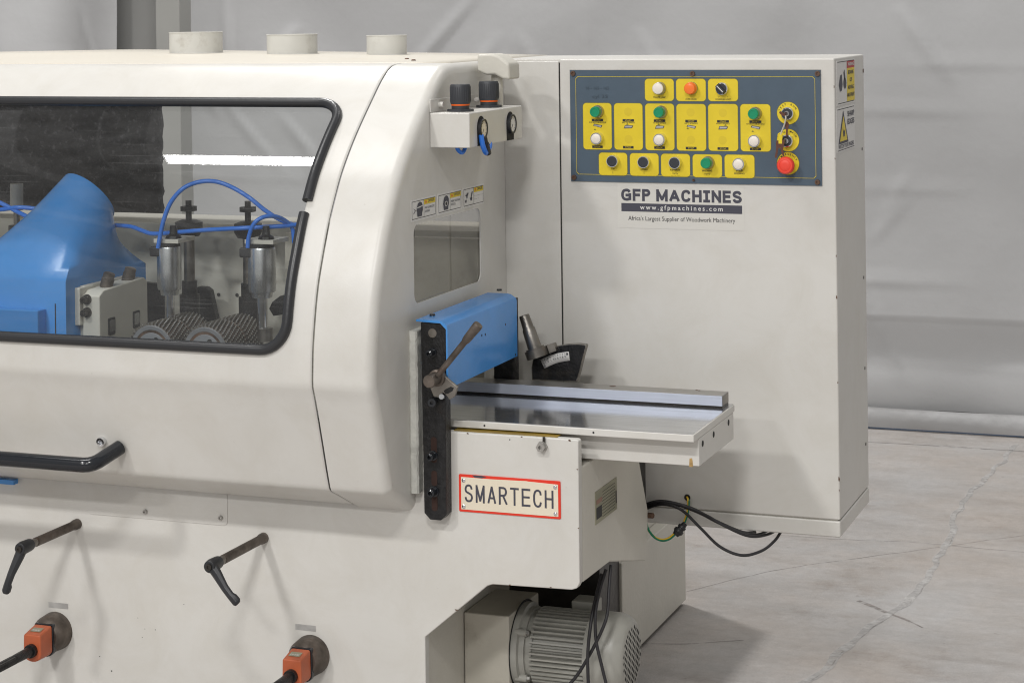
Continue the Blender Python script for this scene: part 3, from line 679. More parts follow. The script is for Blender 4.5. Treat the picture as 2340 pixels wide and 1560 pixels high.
# grab handle
A = hp(-0.617, s_at_z(0.716)); HZ = 0.692
pts = [(-1.45, -0.802, HZ), (-0.66, -0.802, HZ)] + [(-0.66 + 0.026 * math.sin(t), -0.802 + 0.03 * (1 - math.cos(t)), HZ + 0.008 * (1 - math.cos(t))) for t in (0.4, 0.8, 1.2)] + [(A.x, A.y - 0.004, A.z)]
b = MB(); b.tube([V(p) for p in pts], 0.0158, M['blackgloss'], 18); b.build('grab_handle', door)
p = hp(-0.66, s_at_z(0.727)); screw(door, p, V((0, -1, -.2)), 0.0105, M['chrome'], 0.010, 'cap_screw')

# fixed end guard
b = MB(); R_ = 0.022; ns = 150; S2 = SMAX
sl = [-0.195, -0.15, -0.10, -0.05] + [S2 * j / ns for j in range(ns + 1)]
secs = [(XS + 0.002, 0.0), (-0.09, 0.0), (-0.05, 0.0), (-R_, 0.0)] + [(-R_ + R_ * math.sin(t), R_ * (1 - math.cos(t))) for t in [PI / 2 * k / 8 for k in range(1, 9)]]
def clampb(p):
    return V((p.x, min(p.y, -0.105), p.z))
b.loft([[hp(X, s, -ins) for s in sl] for X, ins in secs], M['cream'], closed=False)
guard = b.build('end_guard', mach, smooth=60, solid=0.0)
# its flat end with the window opening
edge = [hp(0, s, -R_) for s in sl]
edge = [V((0, p.y, p.z)) for p in edge]
top = edge[0]; bot = edge[-1]
outer = edge + [V((0, -0.50, bot.z + 0.0)), V((0, -0.105, bot.z))]
hole = [V((0, y_, z_)) for y_, z_ in rrect(-0.558, -0.170, 1.022, 1.190, 0.022, 5)]
bm = bmesh.new(); eds = []
mouth = [V((0, y_, z_)) for y_, z_ in rrect(-0.535, -0.15, 0.72, 0.885, 0.01, 2)]
for loop in (outer, hole, mouth):
    vs = [bm.verts.new(p) for p in loop]
    eds += [bm.edges.new((vs[k], vs[(k + 1) % len(vs)])) for k in range(len(vs))]
bmesh.ops.triangle_fill(bm, use_beauty=True, use_dissolve=False, edges=eds)
# drop any triangle that fell into the opening
for f in [f for f in bm.faces if (-0.53 < f.calc_center_median().y < -0.155 and 0.725 < f.calc_center_median().z < 0.88) or -0.55 < f.calc_center_median().y < -0.178 and 1.028 < f.calc_center_median().z < 1.184]: bm.faces.remove(f)
b = MB(); b.bm = bm; b.mi(M['cream'])
for f in bm.faces:
    if f.normal.x < 0: f.normal_flip()
ec = b.build('end_face', guard, smooth=0, recalc=False)
md = ec.modifiers.new('thickness', 'SOLIDIFY'); md.thickness = 0.003; md.offset = -1
b = MB(); b.face([(-0.0045, -0.562, 1.018), (-0.0045, -0.166, 1.018), (-0.0045, -0.166, 1.194), (-0.0045, -0.562, 1.194)], M['dustyglass']); b.build('window_pane', guard, smooth=0, recalc=False)
b = MB(); b.box(-0.02, -0.002, -0.104, -0.001, 0.79, 1.518, M['cream']); b.build('corner_post', guard, bevel=0.002)
b = MB(); rg_ = []
for k in range(41):
    z = 0.632 + 0.339 * k / 40; j1 = 0.0016 * mnoise.noise(V((k * 0.7, 0, 1))); j2 = 0.0028 * mnoise.noise(V((k * 0.55, 3, 1))); j3 = 0.0014 * mnoise.noise(V((k * 1.3, 8, 1)))
    rg_.append([V((0.0002, -0.591 + j2, z)), V((0.004 + j1, -0.594 + j2, z)), V((0.0155 + j1, -0.593 + j3 + j2, z)), V((0.0188 + j3, -0.589 + j2, z)), V((0.0188 + j1, -0.518, z)), V((0.0002, -0.516, z))])
b.loft(rg_, M['pad'], True, True); pd = b.build('padding_strip', guard, smooth=30); pd['label'] = 'pale rough padding strip beside the black bracket'
# warning stickers in a row above the end window
def sticker(y0, y1, z0, z1, kind):
    b = MB(); X = 0.0006
    b.box(0.0, X, y0 - 0.004, y1 + 0.004, z0 - 0.004, z1 + 0.004, M['white']); o = b.build('warning_sticker', guard)
    o['label'] = {0: 'white warning sticker showing a head with goggles', 1: 'white warning sticker showing a head with ear muffs', 2: 'white warning sticker showing small black marks'}[kind]
    b = MB(); X = 0.0010
    def q(a, c, d, e, mt, xo=0.0): b.face([(X + xo, a, d), (X + xo, c, d), (X + xo, c, e), (X + xo, a, e)], mt)
    t = 0.0011; ym = y0 + (y1 - y0) * 0.5
    for (a, c, d, e) in ((y0, y1, z1 - t, z1), (y0, y1, z0, z0 + t), (y0, y0 + t, z0, z1), (y1 - t, y1, z0, z1), (ym, ym + t, z0, z1)): q(a, c, d, e, M['ink'])
    zh = z1 - (z1 - z0) * 0.30; q(ym + t, y1 - t, zh, z1 - t, M['yellow'])
    add_text(b, '\u26a0' if False else 'DANGER', (X + 0.0004, ym + (y1 - ym) * 0.62, zh + 0.0035), (0, 1, 0), (0, 0, 1), 0.0065, M['inkgrey'], width=(y1 - ym) * 0.55)
    b.face([(X + 0.0004, ym + 0.006, zh + 0.003), (X + 0.0004, ym + 0.016, zh + 0.003), (X + 0.0004, ym + 0.011, zh + 0.0105)], M['orangering'])
    lines = (('WEAR YOUR PROTECTIVE', 'GOGGLES'), ('WEAR YOUR EAR', 'PROTECTOR'), ('- - - - - - -', '- - -'))[kind]
    for k, tx in enumerate(lines):
        add_text(b, tx, (X + 0.0004, ym + 0.005, zh - 0.0095 - 0.0075 * k), (0, 1, 0), (0, 0, 1), 0.0045, M['inkgrey'], width=(y1 - ym - 0.012) * (1.0 if k == 0 else 0.5), align='LEFT', bold=0.01)
    W, H = ym - y0, z1 - z0; P = lambda u, v: (X + 0.0003, y0 + W * u, z0 + H * v)
    if kind < 2:
        b.face([P(u, v) for u, v in ((.45, .10), (.82, .10), (.84, .28), (.90, .45), (.88, .72), (.80, .86), (.66, .92), (.50, .84), (.42, .66), (.40, .52), (.36, .44), (.42, .40), (.42, .28))], M['inkgrey'])
        if kind == 0:
            b.face([tuple(V(P(u, v)) + V((.0003, 0, 0))) for u, v in ((.38, .58), (.66, .60), (.88, .66), (.88, .70), (.64, .66), (.38, .63))], M['white'])
            b.face([P(u, v) for u, v in ((.10, .30), (.14, .30), (.30, .46), (.28, .50))], M['inkgrey']); b.face([P(u, v) for u, v in ((.10, .62), (.14, .60), (.30, .50), (.28, .46))], M['inkgrey'])
        else:
            b.face([tuple(V(P(.64 + .13 * math.cos(a), .45 + .15 * math.sin(a))) + V((.0003, 0, 0))) for a in [k * PI / 6 for k in range(12)]], M['white'])
            b.face([tuple(V(P(.64 + .09 * math.cos(a), .45 + .11 * math.sin(a))) + V((.0006, 0, 0))) for a in [k * PI / 6 for k in range(12)]], M['ink'])
    else:
        for pl in (((.14, .62), (.30, .70), (.44, .80), (.46, .70), (.38, .58), (.34, .44), (.28, .44), (.26, .56)), ((.14, .32), (.24, .40), (.28, .30), (.22, .18), (.14, .22)), ((.72, .50), (.80, .76), (.90, .80), (.86, .66), (.78, .48)), ((.62, .36), (.72, .50), (.84, .44), (.80, .28), (.72, .24))):
            b.face([P(u, v) for u, v in pl], M['inkgrey'])
    b.build('printed_warning', o, smooth=0, recalc=False)
sticker(-0.567, -0.438, 1.201, 1.239, 0); sticker(-0.420, -0.290, 1.201, 1.239, 1); sticker(-0.273, -0.152, 1.201, 1.239, 2)

b = MB(); b.box(-0.16, -0.12, -0.43, -0.27, 1.128, 1.150, M['black']); b.build('hose_manifold', mach, bevel=0.003)
b = MB(); b.tube(spline([V(q_) for q_ in ((-0.14, -0.55, 1.150), (-0.14, -0.47, 1.148), (-0.14, -0.42, 1.142))], 6), 0.0055, M['bluetube'], 10); b.build('air_hose', mach)
b = MB(); b.tube(spline([V(q_) for q_ in ((-0.15, -0.50, 1.215), (-0.15, -0.44, 1.175), (-0.14, -0.40, 1.150))], 6), 0.0055, M['black'], 10); b.build('air_hose', mach)
b = MB(); b.tube(spline([V(q_) for q_ in ((-0.15, -0.20, 1.22), (-0.15, -0.25, 1.18), (-0.14, -0.29, 1.150))], 6), 0.0055, M['black'], 10); b.build('air_hose', mach)
# ---- roof with dust spouts
c0, c1, c2 = at_y(1100, 122, 0.36), at_y(300, 113, 0.36), at_y(0, 118.5, 0.36)
b = MB(); NX = 24; r0, r1 = [], []
def roofz(x):
    pts = [(-3.0, c2.z - 0.02), (c2.x, c2.z), (c1.x, c1.z), (c0.x, c0.z), (0.0, 1.5238)]
    for (a, za), (d, zd) in zip(pts[:-1], pts[1:]):
        if a <= x <= d: return za + (zd - za) * (x - a) / (d - a)
    return pts[-1][1]
X_ = [-2.2 + 2.18 * i / NX for i in range(NX + 1)]
rows = []
for y, t in ((-0.300, 0.0), (-0.29, 0.0), (-0.10, 0.35), (0.12, 0.75), (0.36, 1.0)):
    rows.append([V((x, y, 1.5250 + (roofz(x) - 1.5250) * t)) for x in X_])
b.loft(rows, M['cream_top'], closed=False); roof = b.build('roof_panel', mach, solid=0.012, smooth=30)
def spout(xl, xr, yt, yb):
    Y = 0.22; L_ = at_y(xl, yt, Y); R__ = at_y(xr, yt, Y); c = (L_ + R__) / 2; r = (R__ - L_).length / 2 * 0.99; zt = c.z - 0.004
    zb = 1.5250 + (roofz(c.x) - 1.5250) * 0.86 - 0.004
    b = MB(); b.lathe((c.x, Y, zb), (0, 0, 1), [(0, r + .003), (.003, r + .003), (.004, r), (zt - zb - .0025, r), (zt - zb - .002, r + .0012), (zt - zb, r + .001), (zt - zb, r - 0.004), (0.002, r - 0.004)], M['spout'], 48); b.build('dust_spout', roof)
spout(394, 502, 70, 118); spout(615, 720, 75, 122); spout(841, 926, 77, 124)
for px in ((930, 136), (945, 139), (412, 134)):
    p = at_z(*px, 1.5262); b = MB(); b.lathe(p, (0, 0, 1), [(0, 0), (0, 0.006), (0.003, 0.004), (0.003, 0)], M['rustscrew'], 10); b.build('roof_screw', roof)
b = MB()
b.prism([(0.010, 1.541), (0.045, 1.5415), (0.062, 1.537), (0.088, 1.5185), (0.0885, 1.4825), (0.072, 1.484), (0.052, 1.494), (0.032, 1.4935), (0.010, 1.502)], 'Y', -0.205, -0.135, M['cream_cast']); lt = b.build('hood_catch', mach, bevel=0.006, seg=3)
b = MB(); b.cyl((0.045, -0.17, 1.36), (0.045, -0.17, 1.494), 0.013, M['cream_cast']); b.build('catch_pin', lt)

# ---- air regulator box
b = MB(); b.box(0.0, 0.0925, -0.463, -0.137, 1.3465, 1.4215, M['cream']); rg = b.build('air_regulator_box', mach, bevel=0.0025, seg=3)
b = MB(); b.box(0.0004, 0.003, -0.464, -0.06, 1.4216, 1.4500, M['cream']); b.build('back_flange', rg, bevel=0.001)
for y in (-0.415, -0.20):
    b = MB(); b.lathe((0.003, y, 1.437), (1, 0, 0), [(0, 0), (0, 0.0065), (0.010, 0.006), (0.010, 0)], M['cream'], 12); b.build('flange_bolt', rg)
for y, faded in ((-0.396, True), (-0.216, False)):
    b = MB()
    sl_ = [(y + 0.024 * math.cos(a), 1.386 + 0.026 * math.sin(a)) for a in [PI * k / 12 for k in range(13)]] + [(y - 0.022, 1.3475), (y + 0.022, 1.3475)]
    b.prism(sl_, 'X', 0.088, 0.0931, M['dark']); b.build('gauge_slot', rg)
    b = MB(); X = 0.0935
    b.lathe((0.089, y, 1.384), (1, 0, 0), [(0, 0), (0, 0.0215), (0.012, 0.0215), (0.012, 0.0180), (0.010, 0.0178), (0.010, 0)], M['black'], 28, [M['black']] * 4 + [M['platecream'] if faded else M['white']])
    b.prism([(y - 0.0008, 1.384), (y + 0.0010, 1.3835), (y - 0.008, 1.374)], 'X', 0.0992, 0.0996, M['ink'])
    for k in range(9):
        a = math.radians(-40 + 260 * k / 8); b.prism([(y + 0.0155 * math.cos(a), 1.384 + 0.0155 * math.sin(a)), (y + 0.013 * math.cos(a - .05), 1.384 + 0.013 * math.sin(a - .05)), (y + 0.013 * math.cos(a + .05), 1.384 + 0.013 * math.sin(a + .05))], 'X', 0.0992, 0.0996, M['ink'])
    b.build('pressure_gauge', rg)
for y in (-0.398, -0.226):
    b = MB(); z = 1.4215; p = (0.046, y, z)
    b.prism([(0.046 + 0.029 * math.cos(a), y + 0.029 * math.sin(a)) for a in [PI / 4 * k + PI / 8 for k in range(8)]], 'Z', z, z + 0.005, M['knobblack'])
    b.lathe(p, (0, 0, 1), [(0.005, 0), (0.005, 0.0195), (0.013, 0.0195), (0.013, 0.0205), (0.0165, 0.0205), (0.0165, 0.0212), (0.019, 0.0222), (0.056, 0.0222), (0.059, 0.0205), (0.059, 0)], M['knobblack'], 36, [M['knobblack']] * 3 + [M['orangering']] * 2 + [M['knobblack']] * 4)
    for k in range(30):
        a = 2 * PI * k / 30; c_, s_ = math.cos(a), math.sin(a)
        b.cyl((0.046 + 0.0222 * c_, y + 0.0222 * s_, z + 0.021), (0.046 + 0.0222 * c_, y + 0.0222 * s_, z + 0.054), 0.0007, M['knobblack'], n=5)
    b.build('regulator_knob', rg, smooth=30)
def hose(name, pts, r, mt, parent, n=12, sub=10):
    b = MB(); b.tube(spline([V(p) for p in pts], sub), r, mt, n); return b.build(name, parent)
hose('air_hose', [(0.05, -0.435, 1.36), (0.052, -0.433, 1.342), (0.055, -0.415, 1.333), (0.055, -0.397, 1.342), (0.054, -0.395, 1.36)], 0.0045, M['bluetube'], rg)
hose('air_hose', [(0.097, -0.408, 1.372), (0.100, -0.408, 1.352), (0.101, -0.398, 1.337), (0.098, -0.382, 1.331), (0.09, -0.365, 1.336), (0.08, -0.345, 1.36)], 0.0058, M['bluetube'], rg)
hose('air_hose', [(0.085, -0.33, 1.36), (0.090, -0.335, 1.345), (0.095, -0.36, 1.334), (0.099, -0.385, 1.331)], 0.0048, M['bluetube'], rg)
b = MB(); b.cyl((0.101, -0.392, 1.352), (0.099, -0.372, 1.329), 0.0075, M['black'], n=12); b.cyl((0.100, -0.396, 1.366), (0.101, -0.389, 1.348), 0.006, M['black'], n=12); b.build('hose_fitting', rg)

# ================================================================== INTERIOR behind the big window
chip = MB()
b = MB()   # black acoustic foam lining
rows = []
for k in range(31):
    z = 1.05 + 0.46 * k / 30
    rows.append([V((-2.6 + 1.385 * i / 60, 0.50 + 0.012 * mnoise.noise(V((i * 0.9, k * 0.9, 1))) + 0.01 * mnoise.noise(V((i * 2.3, k * 2.3, 4))), z)) for i in range(61)])
b.loft(rows, M['foam'], closed=False); fo = b.build('acoustic_foam', mach, solid=0.03, smooth=60); fo['label'] = 'black acoustic foam lining seen through the window'
# blue extraction hood
b = MB()
NR = 40
def rect_ring(x0, x1, y0, y1, z, n=NR):
    out = []
    for k in range(n):
        a = 2 * PI * k / n + PI / 4; c_, s_ = math.cos(a), math.sin(a); q = 1 / max(abs(c_), abs(s_))
        out.append(V(((x0 + x1) / 2 + (x1 - x0) / 2 * c_ * q, (y0 + y1) / 2 + (y1 - y0) / 2 * s_ * q, z)))
    return out
T = at_y(200, 452, -0.27); ax = V((0.30, 0.70, 0.65)).normalized(); uu = V((1, 0, 0)) - ax * ax.x; uu.normalize(); ww = ax.cross(uu)
Tr = 0.076
circ = [T + (uu * math.cos(2 * PI * k / NR + PI / 4) + ww * math.sin(2 * PI * k / NR + PI / 4)) * Tr for k in range(NR)]
base = rect_ring(-1.22, -0.893, -0.50, -0.145, 1.030); low = rect_ring(-1.22, -0.893, -0.50, -0.145, 0.80)
mid = []
for f_ in (0.04, 0.1, 0.17, 0.25, 0.35, 0.45, 0.55, 0.65, 0.75, 0.85, 0.93):
    ring = []
    for k in range(NR):
        a = 2 * PI * k / NR + PI / 4; c_, s_ = math.cos(a), math.sin(a); q_ = 1 / max(abs(c_), abs(s_)); g = min(1, f_ * 1.5); m_ = q_ + (1.08 - q_) * g
        ring.append(V((-1.0565 + 0.1635 * c_ * m_, -0.3225 + 0.1775 * s_ * m_, 1.03)).lerp(circ[k], f_))
    mid.append(ring)
neck = [p + ax * 0.006 for p in circ]
b.loft([low, base] + mid + [circ, neck], M['blue']); eh = b.build('extraction_hood', mach, smooth=62)
b = MB(); b.box(-1.25, -0.945, -0.535, -0.501, 0.80, 0.968, M['blue']); b.build('hood_door_box', eh, bevel=0.003)
b = MB(); b.box(-0.922, -0.920, -0.5015, -0.4995, 0.80, 0.98, M['ink']); b.build('hood_seam', eh)
# pressure shoe block (cream casting) with knurled knobs
def P_(px, py, Y): return at_y(px, py, Y)
b = MB()
zt = 1.012
b.box(-0.914, -0.880, -0.462, -0.40, 0.925, zt, M['cream_cast'])
b.prism([(-0.45, 0.80), (-0.45, 0.993), (-0.43, 1.004), (-0.25, 1.012), (-0.235, 1.0), (-0.235, 0.80)], 'X', -0.882, -0.835, M['cream_cast'])
b.box(-0.905, -0.882, -0.44, -0.24, 0.80, zt + 0.002, M['cream_cast'])
sh = b.build('pressure_shoe', mach, bevel=0.003)
for y in (-0.385, -0.290):
    b = MB(); b.lathe((-0.858, y, 1.004), V((0.28, 0.05, 1)), [(0, 0), (0, 0.0150), (0.022, 0.0150), (0.023, 0.0135), (0.034, 0.0135), (0.036, 0.0105), (0.036, 0)], M['rustshaft'], 24); b.build('knurled_knob', sh)
for z in (0.985, 0.955):
    b = MB(); b.lathe((-0.868, -0.45, z), (0, -1, 0), [(0, 0), (0, 0.012), (0.006, 0.011), (0.006, 0.0078), (0.020, 0.0078), (0.020, 0.004), (0.014, 0.0035), (0.014, 0)], M['darkscrew'], 16); b.build('socket_screw', sh)
for y in (-0.40, -0.29):
    b = MB(); b.prism(rrect(y - 0.015, y + 0.015, 0.897, 0.937, 0.004), 'X', -0.835, -0.8335, M['ink']); b.prism(rrect(y - 0.010, y + 0.012, 0.905, 0.932, 0.003), 'X', -0.8334, -0.8328, M['alu']); b.build('scale_window', sh)
# feed rollers
def roller(x, z, r, y0, y1):
    b = MB(); n = 40
    def sect(y_a, y_b):
        b.lathe((x, y_a, z), (0, 1, 0), [(0, r * 0.55), (0.0, r * 0.87), (0.002, r * 0.90), (y_b - y_a - 0.002, r * 0.90), (y_b - y_a, r * 0.87), (y_b - y_a, 0)], M['rollerrust'], 48)
        rows_ = int((y_b - y_a) / 0.0088); i = b.mi(M['alu'])
        for j in range(rows_):
            yc = y_a + (j + 0.5) * (y_b - y_a) / rows_
            for k in range(n):
                a = 2 * PI * (k + 0.36 * j) / n
                if math.sin(a) < -0.3: continue
                er = V((math.cos(a), 0, math.sin(a))); et = V((-math.sin(a), 0, math.cos(a))); c = V((x, yc, z))
                w = 2 * PI * r / n * 0.24; h = (y_b - y_a) / rows_ * 0.27
                lo = [b.bm.verts.new(c + er * (r * 0.90) + et * (sx * w * 1.2) + V((0, sy * h * 1.15, 0))) for sx, sy in ((-1, -1), (1, -1), (1, 1), (-1, 1))]
                hi = [b.bm.verts.new(c + er * r + et * (sx * w * 0.6) + V((0, sy * h * 0.8, 0))) for sx, sy in ((-1, -1), (1, -1), (1, 1), (-1, 1))]
                for q in range(4): b.bm.faces.new((lo[q], lo[(q + 1) % 4], hi[(q + 1) % 4], hi[q])).material_index = b.mi(M['steelworn'])
                b.bm.faces.new(hi).material_index = i
    ym = (y0 + y1) / 2; sect(y0, ym - 0.004); sect(ym + 0.004, y1)
    o = b.build('feed_roller', mach, smooth=25)
    b = MB(); b.lathe((x, y0 - 0.001, z), (0, 1, 0), [(0, 0), (0, r * 0.62), (0.004, r * 0.66), (0.004, r * 0.72), (0.0, r * 0.74), (-0.002, r * 0.88), (0.002, r * 0.90)], M['discgrey'], 40); b.build('end_disc', o)
    for k in range(4):
        a = PI / 2 + PI / 4 + k * PI / 2 + 0.3
        b = MB(); b.cyl((x + r * 0.42 * math.cos(a), y0 - 0.0016, z + r * 0.42 * math.sin(a)), (x + r * 0.42 * math.cos(a), y0 - 0.0005, z + r * 0.42 * math.sin(a)), r * 0.10, M['dark'], n=14); b.build('disc_hole', o)
roller(-0.717, 0.871, 0.062, -0.42, -0.24)
roller(-0.578, 0.873, 0.062, -0.42, -0.24)
# pneumatic cylinders
def cylinder(x, y, r, z0, z1):
    b = MB(); b.lathe((x, y, z0), (0, 0, 1), [(0, 0), (0, r * 0.72), (0.012, r * 0.78), (0.013, r * 0.95), (0.020, r), (z1 - z0 - 0.004, r), (z1 - z0, r * 0.96), (z1 - z0, 0)], M['alu'], 32); o = b.build('air_cylinder', mach)
    b = MB(); b.cyl((x, y, z0 - 0.095), (x, y, z0), r * 0.40, M['chrome']); b.cyl((x + 0.006, y, z0 - 0.10), (x + 0.006, y, z0 - 0.07), r * 0.55, M['steelworn']); b.build('piston_rod', o)
    b = MB(); b.lathe((x, y, z1), (0, 0, 1), [(0, 0), (0, r * 0.92), (0.009, r * 0.9), (0.009, 0)], M['blackiron']); b.build('end_cap', o)
    b = MB(); b.box(x - r * 1.05, x + r * 1.25, y - 0.02, y + 0.06, z1 + 0.009, z1 + 0.019, M['cream_cast']); b.build('mounting_plate', o, bevel=0.001)
    b = MB(); b.lathe((x + 0.012, y, z1 + 0.019), (0, 0, 1), [(0, 0), (0, 0.020), (0.006, 0.018), (0.010, 0.010), (0.030, 0.008), (0.030, 0)], M['blackiron'], 8); b.build('lock_nut', o)
    b = MB(); b.box(x - r * 1.35, x - r * 0.4, y - r * 0.95, y - r * 0.2, z1 - 0.022, z1 + 0.001, M['black']); b.build('elbow_fitting', o, bevel=0.004)
    return o
cylinder(-0.72, -0.33, 0.0285, 0.985, 1.098); cylinder(-0.478, -0.33, 0.032, 0.988, 1.103)
# threaded rods behind
def rod(x, y, zt, zb):
    b = MB(); b.cyl((x, y, zb), (x, y, zt), 0.0075, M['blackiron'], n=12)
    b.lathe((x, y, zt - 0.026), (0, 0, 1), [(0, 0), (0, 0.020), (0.012, 0.020), (0.012, 0)], M['blackiron'], 6)
    b.lathe((x, y, 1.095), (0, 0, 1), [(0, 0), (0, 0.026), (0.014, 0.034), (0.034, 0.034), (0.040, 0.018), (0.040, 0)], M['blackiron'], 20)
    b.cyl((x, y, 0.985), (x, y, 1.10), 0.0135, M['steelworn'], n=14)
    b.cyl((x, y, 0.93), (x, y, 0.985), 0.019, M['blackiron'], n=14); b.cyl((x, y, 0.86), (x, y, 0.952), 0.025, M['blackiron'], n=16)
    b.build('threaded_rod', mach)
rod(-0.797, -0.10, 1.182, 0.90); rod(-0.634, -0.10, 1.184, 0.90)
b = MB()
pl = [at_y(*p, -0.02) for p in ((326, 645), (372, 650), (376, 735), (326, 740))]; b.prism([(p.x, p.z) for p in pl], 'Y', -0.02, 0.0, M['blackiron']); b.build('guide_block', mach, bevel=0.002)
b = MB(); pl = [at_y(*p, -0.02) for p in ((440, 668), (452, 655), (470, 656), (480, 664), (494, 730), (460, 738), (445, 720))]; b.prism([(p.x, p.z) for p in pl], 'Y', -0.021, 0.0, M['blackiron']); b.build('guide_block', mach, bevel=0.002)
b = MB(); pl = [at_y(*p, -0.02) for p in ((622, 690), (640, 676), (668, 672), (668, 715), (625, 722), (615, 705))]; b.prism([(p.x, p.z) for p in pl], 'Y', -0.022, 0.0, M['blackiron'])
b.build('guide_block', mach, bevel=0.002)
for px in ((500, 673), (542, 674)):
    p = at_y(*px, 0.0495); b = MB(); b.cyl(p, p + V((0, -0.002, 0)), 0.0045, M['dark'], n=12); b.build('tapped_hole', body)
p = at_y(38, 420, -0.1); b = MB(); q = at_y(38, 480, -0.1); r_ = at_y(38, 560, -0.1)
b.cyl(q, p, 0.0165, M['column'], n=20); b.cyl((p.x, -0.1, r_.z - 0.1), q, 0.008, M['steelworn'], n=12); b.cyl((p.x, -0.1, r_.z - 0.2), (p.x, -0.1, r_.z + 0.05), 0.022, M['blackiron'], n=14); b.build('adjuster_knob', mach)
b = MB(); b.box(-1.75, -1.26, -0.25, 0.0, 0.8, 1.06, M['cream_dirty']); b.build('spindle_housing', mach, bevel=0.01)
# blue air hoses
Yh = -0.36
def hpx(pts): return [at_y(px, py, Y) for px, py, Y in pts]
hose('air_hose', hpx([(361, 567, -.36), (366, 540, -.36), (375, 500, -.36), (392, 460, -.35), (420, 430, -.34), (455, 416, -.32), (492, 415, -.31), (530, 428, -.30), (570, 452, -.30), (605, 480, -.29), (640, 502, -.28), (672, 514, -.27), (700, 520, -.26)]), 0.0052, M['bluetube'], mach)
hose('air_hose', hpx([(566, 566, -.36), (569, 540, -.36), (580, 512, -.36), (600, 497, -.35), (625, 494, -.33), (650, 503, -.30), (668, 522, -.28), (672, 555, -.28)]), 0.0050, M['bluetube'], mach)
hose('air_hose', hpx([(225, 505, -.22), (260, 514, -.24), (300, 518, -.26), (325, 527, -.28), (350, 534, -.30), (400, 531, -.32), (480, 525, -.33), (560, 521, -.33), (640, 517, -.30), (690, 512, -.27)]), 0.0052, M['bluetube'], mach)
hose('air_hose', hpx([(-30, 450, -.2), (10, 468, -.2), (40, 484, -.2), (75, 500, -.2), (140, 520, -.15)]), 0.0055, M['bluetube'], mach)
hose('air_hose', hpx([(-30, 482, -.2), (10, 478, -.2), (45, 474, -.2), (90, 478, -.18)]), 0.0055, M['bluetube'], mach)

# ================================================================== INFEED TABLE
b = MB(); b.box(-0.30, 0.601, -0.538, -0.205, 0.764, 0.7794, M['cream']); b.box(-0.30, 0.6008, -0.497, -0.215, 0.707, 0.764, M['cream']); tb = b.build('infeed_table', mach, bevel=0.002)
b = MB(); b.box(-0.30, 0.5985, -0.5365, -0.206, 0.7794, 0.7802, M['steel']); b.build('machined_top', tb)
b = MB(); b.box(-0.12, 0.588, -0.262, -0.208, 0.785, 0.8065, M['fence']); b.box(-0.12, 0.588, -0.255, -0.208, 0.7803, 0.785, M['darkscrew']); b.box(-0.12, 0.5882, -0.2605, -0.207, 0.8065, 0.8071, M['fencetop']); b.box(0.588, 0.5886, -0.260, -0.209, 0.7855, 0.8060, M['steelworn']); fe = b.build('fence', tb, bevel=0.0008)  # dark strip below the fence paints its shadow gap
for px in ((1400, 882), (1592, 891), (1598, 892)):
    p = at_z(*px, 0.8073); b = MB(); b.lathe(p, (0, 0, 1), [(0, 0.0075 if px[0] == 1400 else 0.003), (0.0006, 0.004 if px[0] == 1400 else 0.002), (0.0006, 0)], M['rustscrew'], 12); b.build('fence_screw', fe)
for px in ((1606, 1013), (1631, 992), (1665, 965)):
    p = at_x(*px, 0.6012); b = MB(); b.cyl(p - V((0.0012, 0, 0)), p + V((0.0003, 0, 0)), 0.0065, M['dark'], n=14); b.build('end_hole', tb)
for px in ((1107, 972), (1356, 988)):
    p = at_y(*px, -0.5382); b = MB(); b.cyl(p + V((0, .001, 0)), p - V((0, .0003, 0)), 0.0022, M['dark'], n=10); b.build('edge_hole', tb)
p = at_y(1579, 1055, -0.4973); b = MB(); b.prism([(p.x - .004, p.z - .010), (p.x + .004, p.z - .010), (p.x + .0035, p.z + .002), (p.x + .002, p.z + .008), (p.x - .003, p.z + .007)], 'Y', -0.4975, -0.4968, mat('rust_run', (0.42, 0.27, 0.10), 0.6, var=0.3, vscale=120)); b.build('rust_run', tb)

# ---- brackets, blue pressure cover
def bracket(y0, y1, z0, z1, name='slotted_bracket'):
    b = MB(); c = 0.013
    b.prism([(0.033, z0 + c), (0.033 + c, z0), (0.083 - c, z0), (0.083, z0 + c), (0.084, 0.90), (0.0885, 0.94), (0.0885, z1 - c), (0.0885 - c, z1), (0.030, z1), (0.030, 0.97)], 'Y', y0, y1, M['blackiron']); return b.build(name, mach, bevel=0.0015)
br = bracket(-0.597, -0.567, 0.581, 0.9915)
rb = MB(); rb.box(0.034, 0.084, -0.185, -0.155, 0.78, 0.985, M['blackiron']); rb.build('rear_bracket', mach, bevel=0.0015)
for (za, zb) in ((0.700, 0.754), (0.652, 0.684), (0.600, 0.632)):
    b = MB(); b.prism(rrect(0.0505, 0.0635, za, zb, 0.0060), 'Y', -0.5978, -0.5965, M['slotrust']); b.build('slot', br)
for px, r_ in (((988, 805), 0.010), ((990, 1040), 0.0105), ((992, 1122), 0.0115)):
    p = at_y(*px, -0.597); b = MB(); b.lathe(p, (0, -1, 0), [(0, 0), (0, r_), (0.003, r_), (0.003, r_ * 0.75), (0.020, r_ * 0.72), (0.022, r_ * 0.4), (0.014, r_ * 0.36), (0.014, 0)], M['blackgloss'], 14); b.build('bracket_bolt', br)
p = at_y(988, 761, -0.5975); b = MB(); b.cyl(p, p + V((0, .004, 0)), 0.0095, M['steelworn'], n=16); b.build('bracket_hole', br)
b = MB(); ya, yb_ = -0.602, -0.187
sec = [(0.022, 0.998), (0.070, 0.998), (0.078, 0.9965), (0.0905, 0.9885), (0.0925, 0.982), (0.0925, 0.857), (0.0890, 0.857), (0.0890, 0.980), (0.0765, 0.992), (0.022, 0.994)]
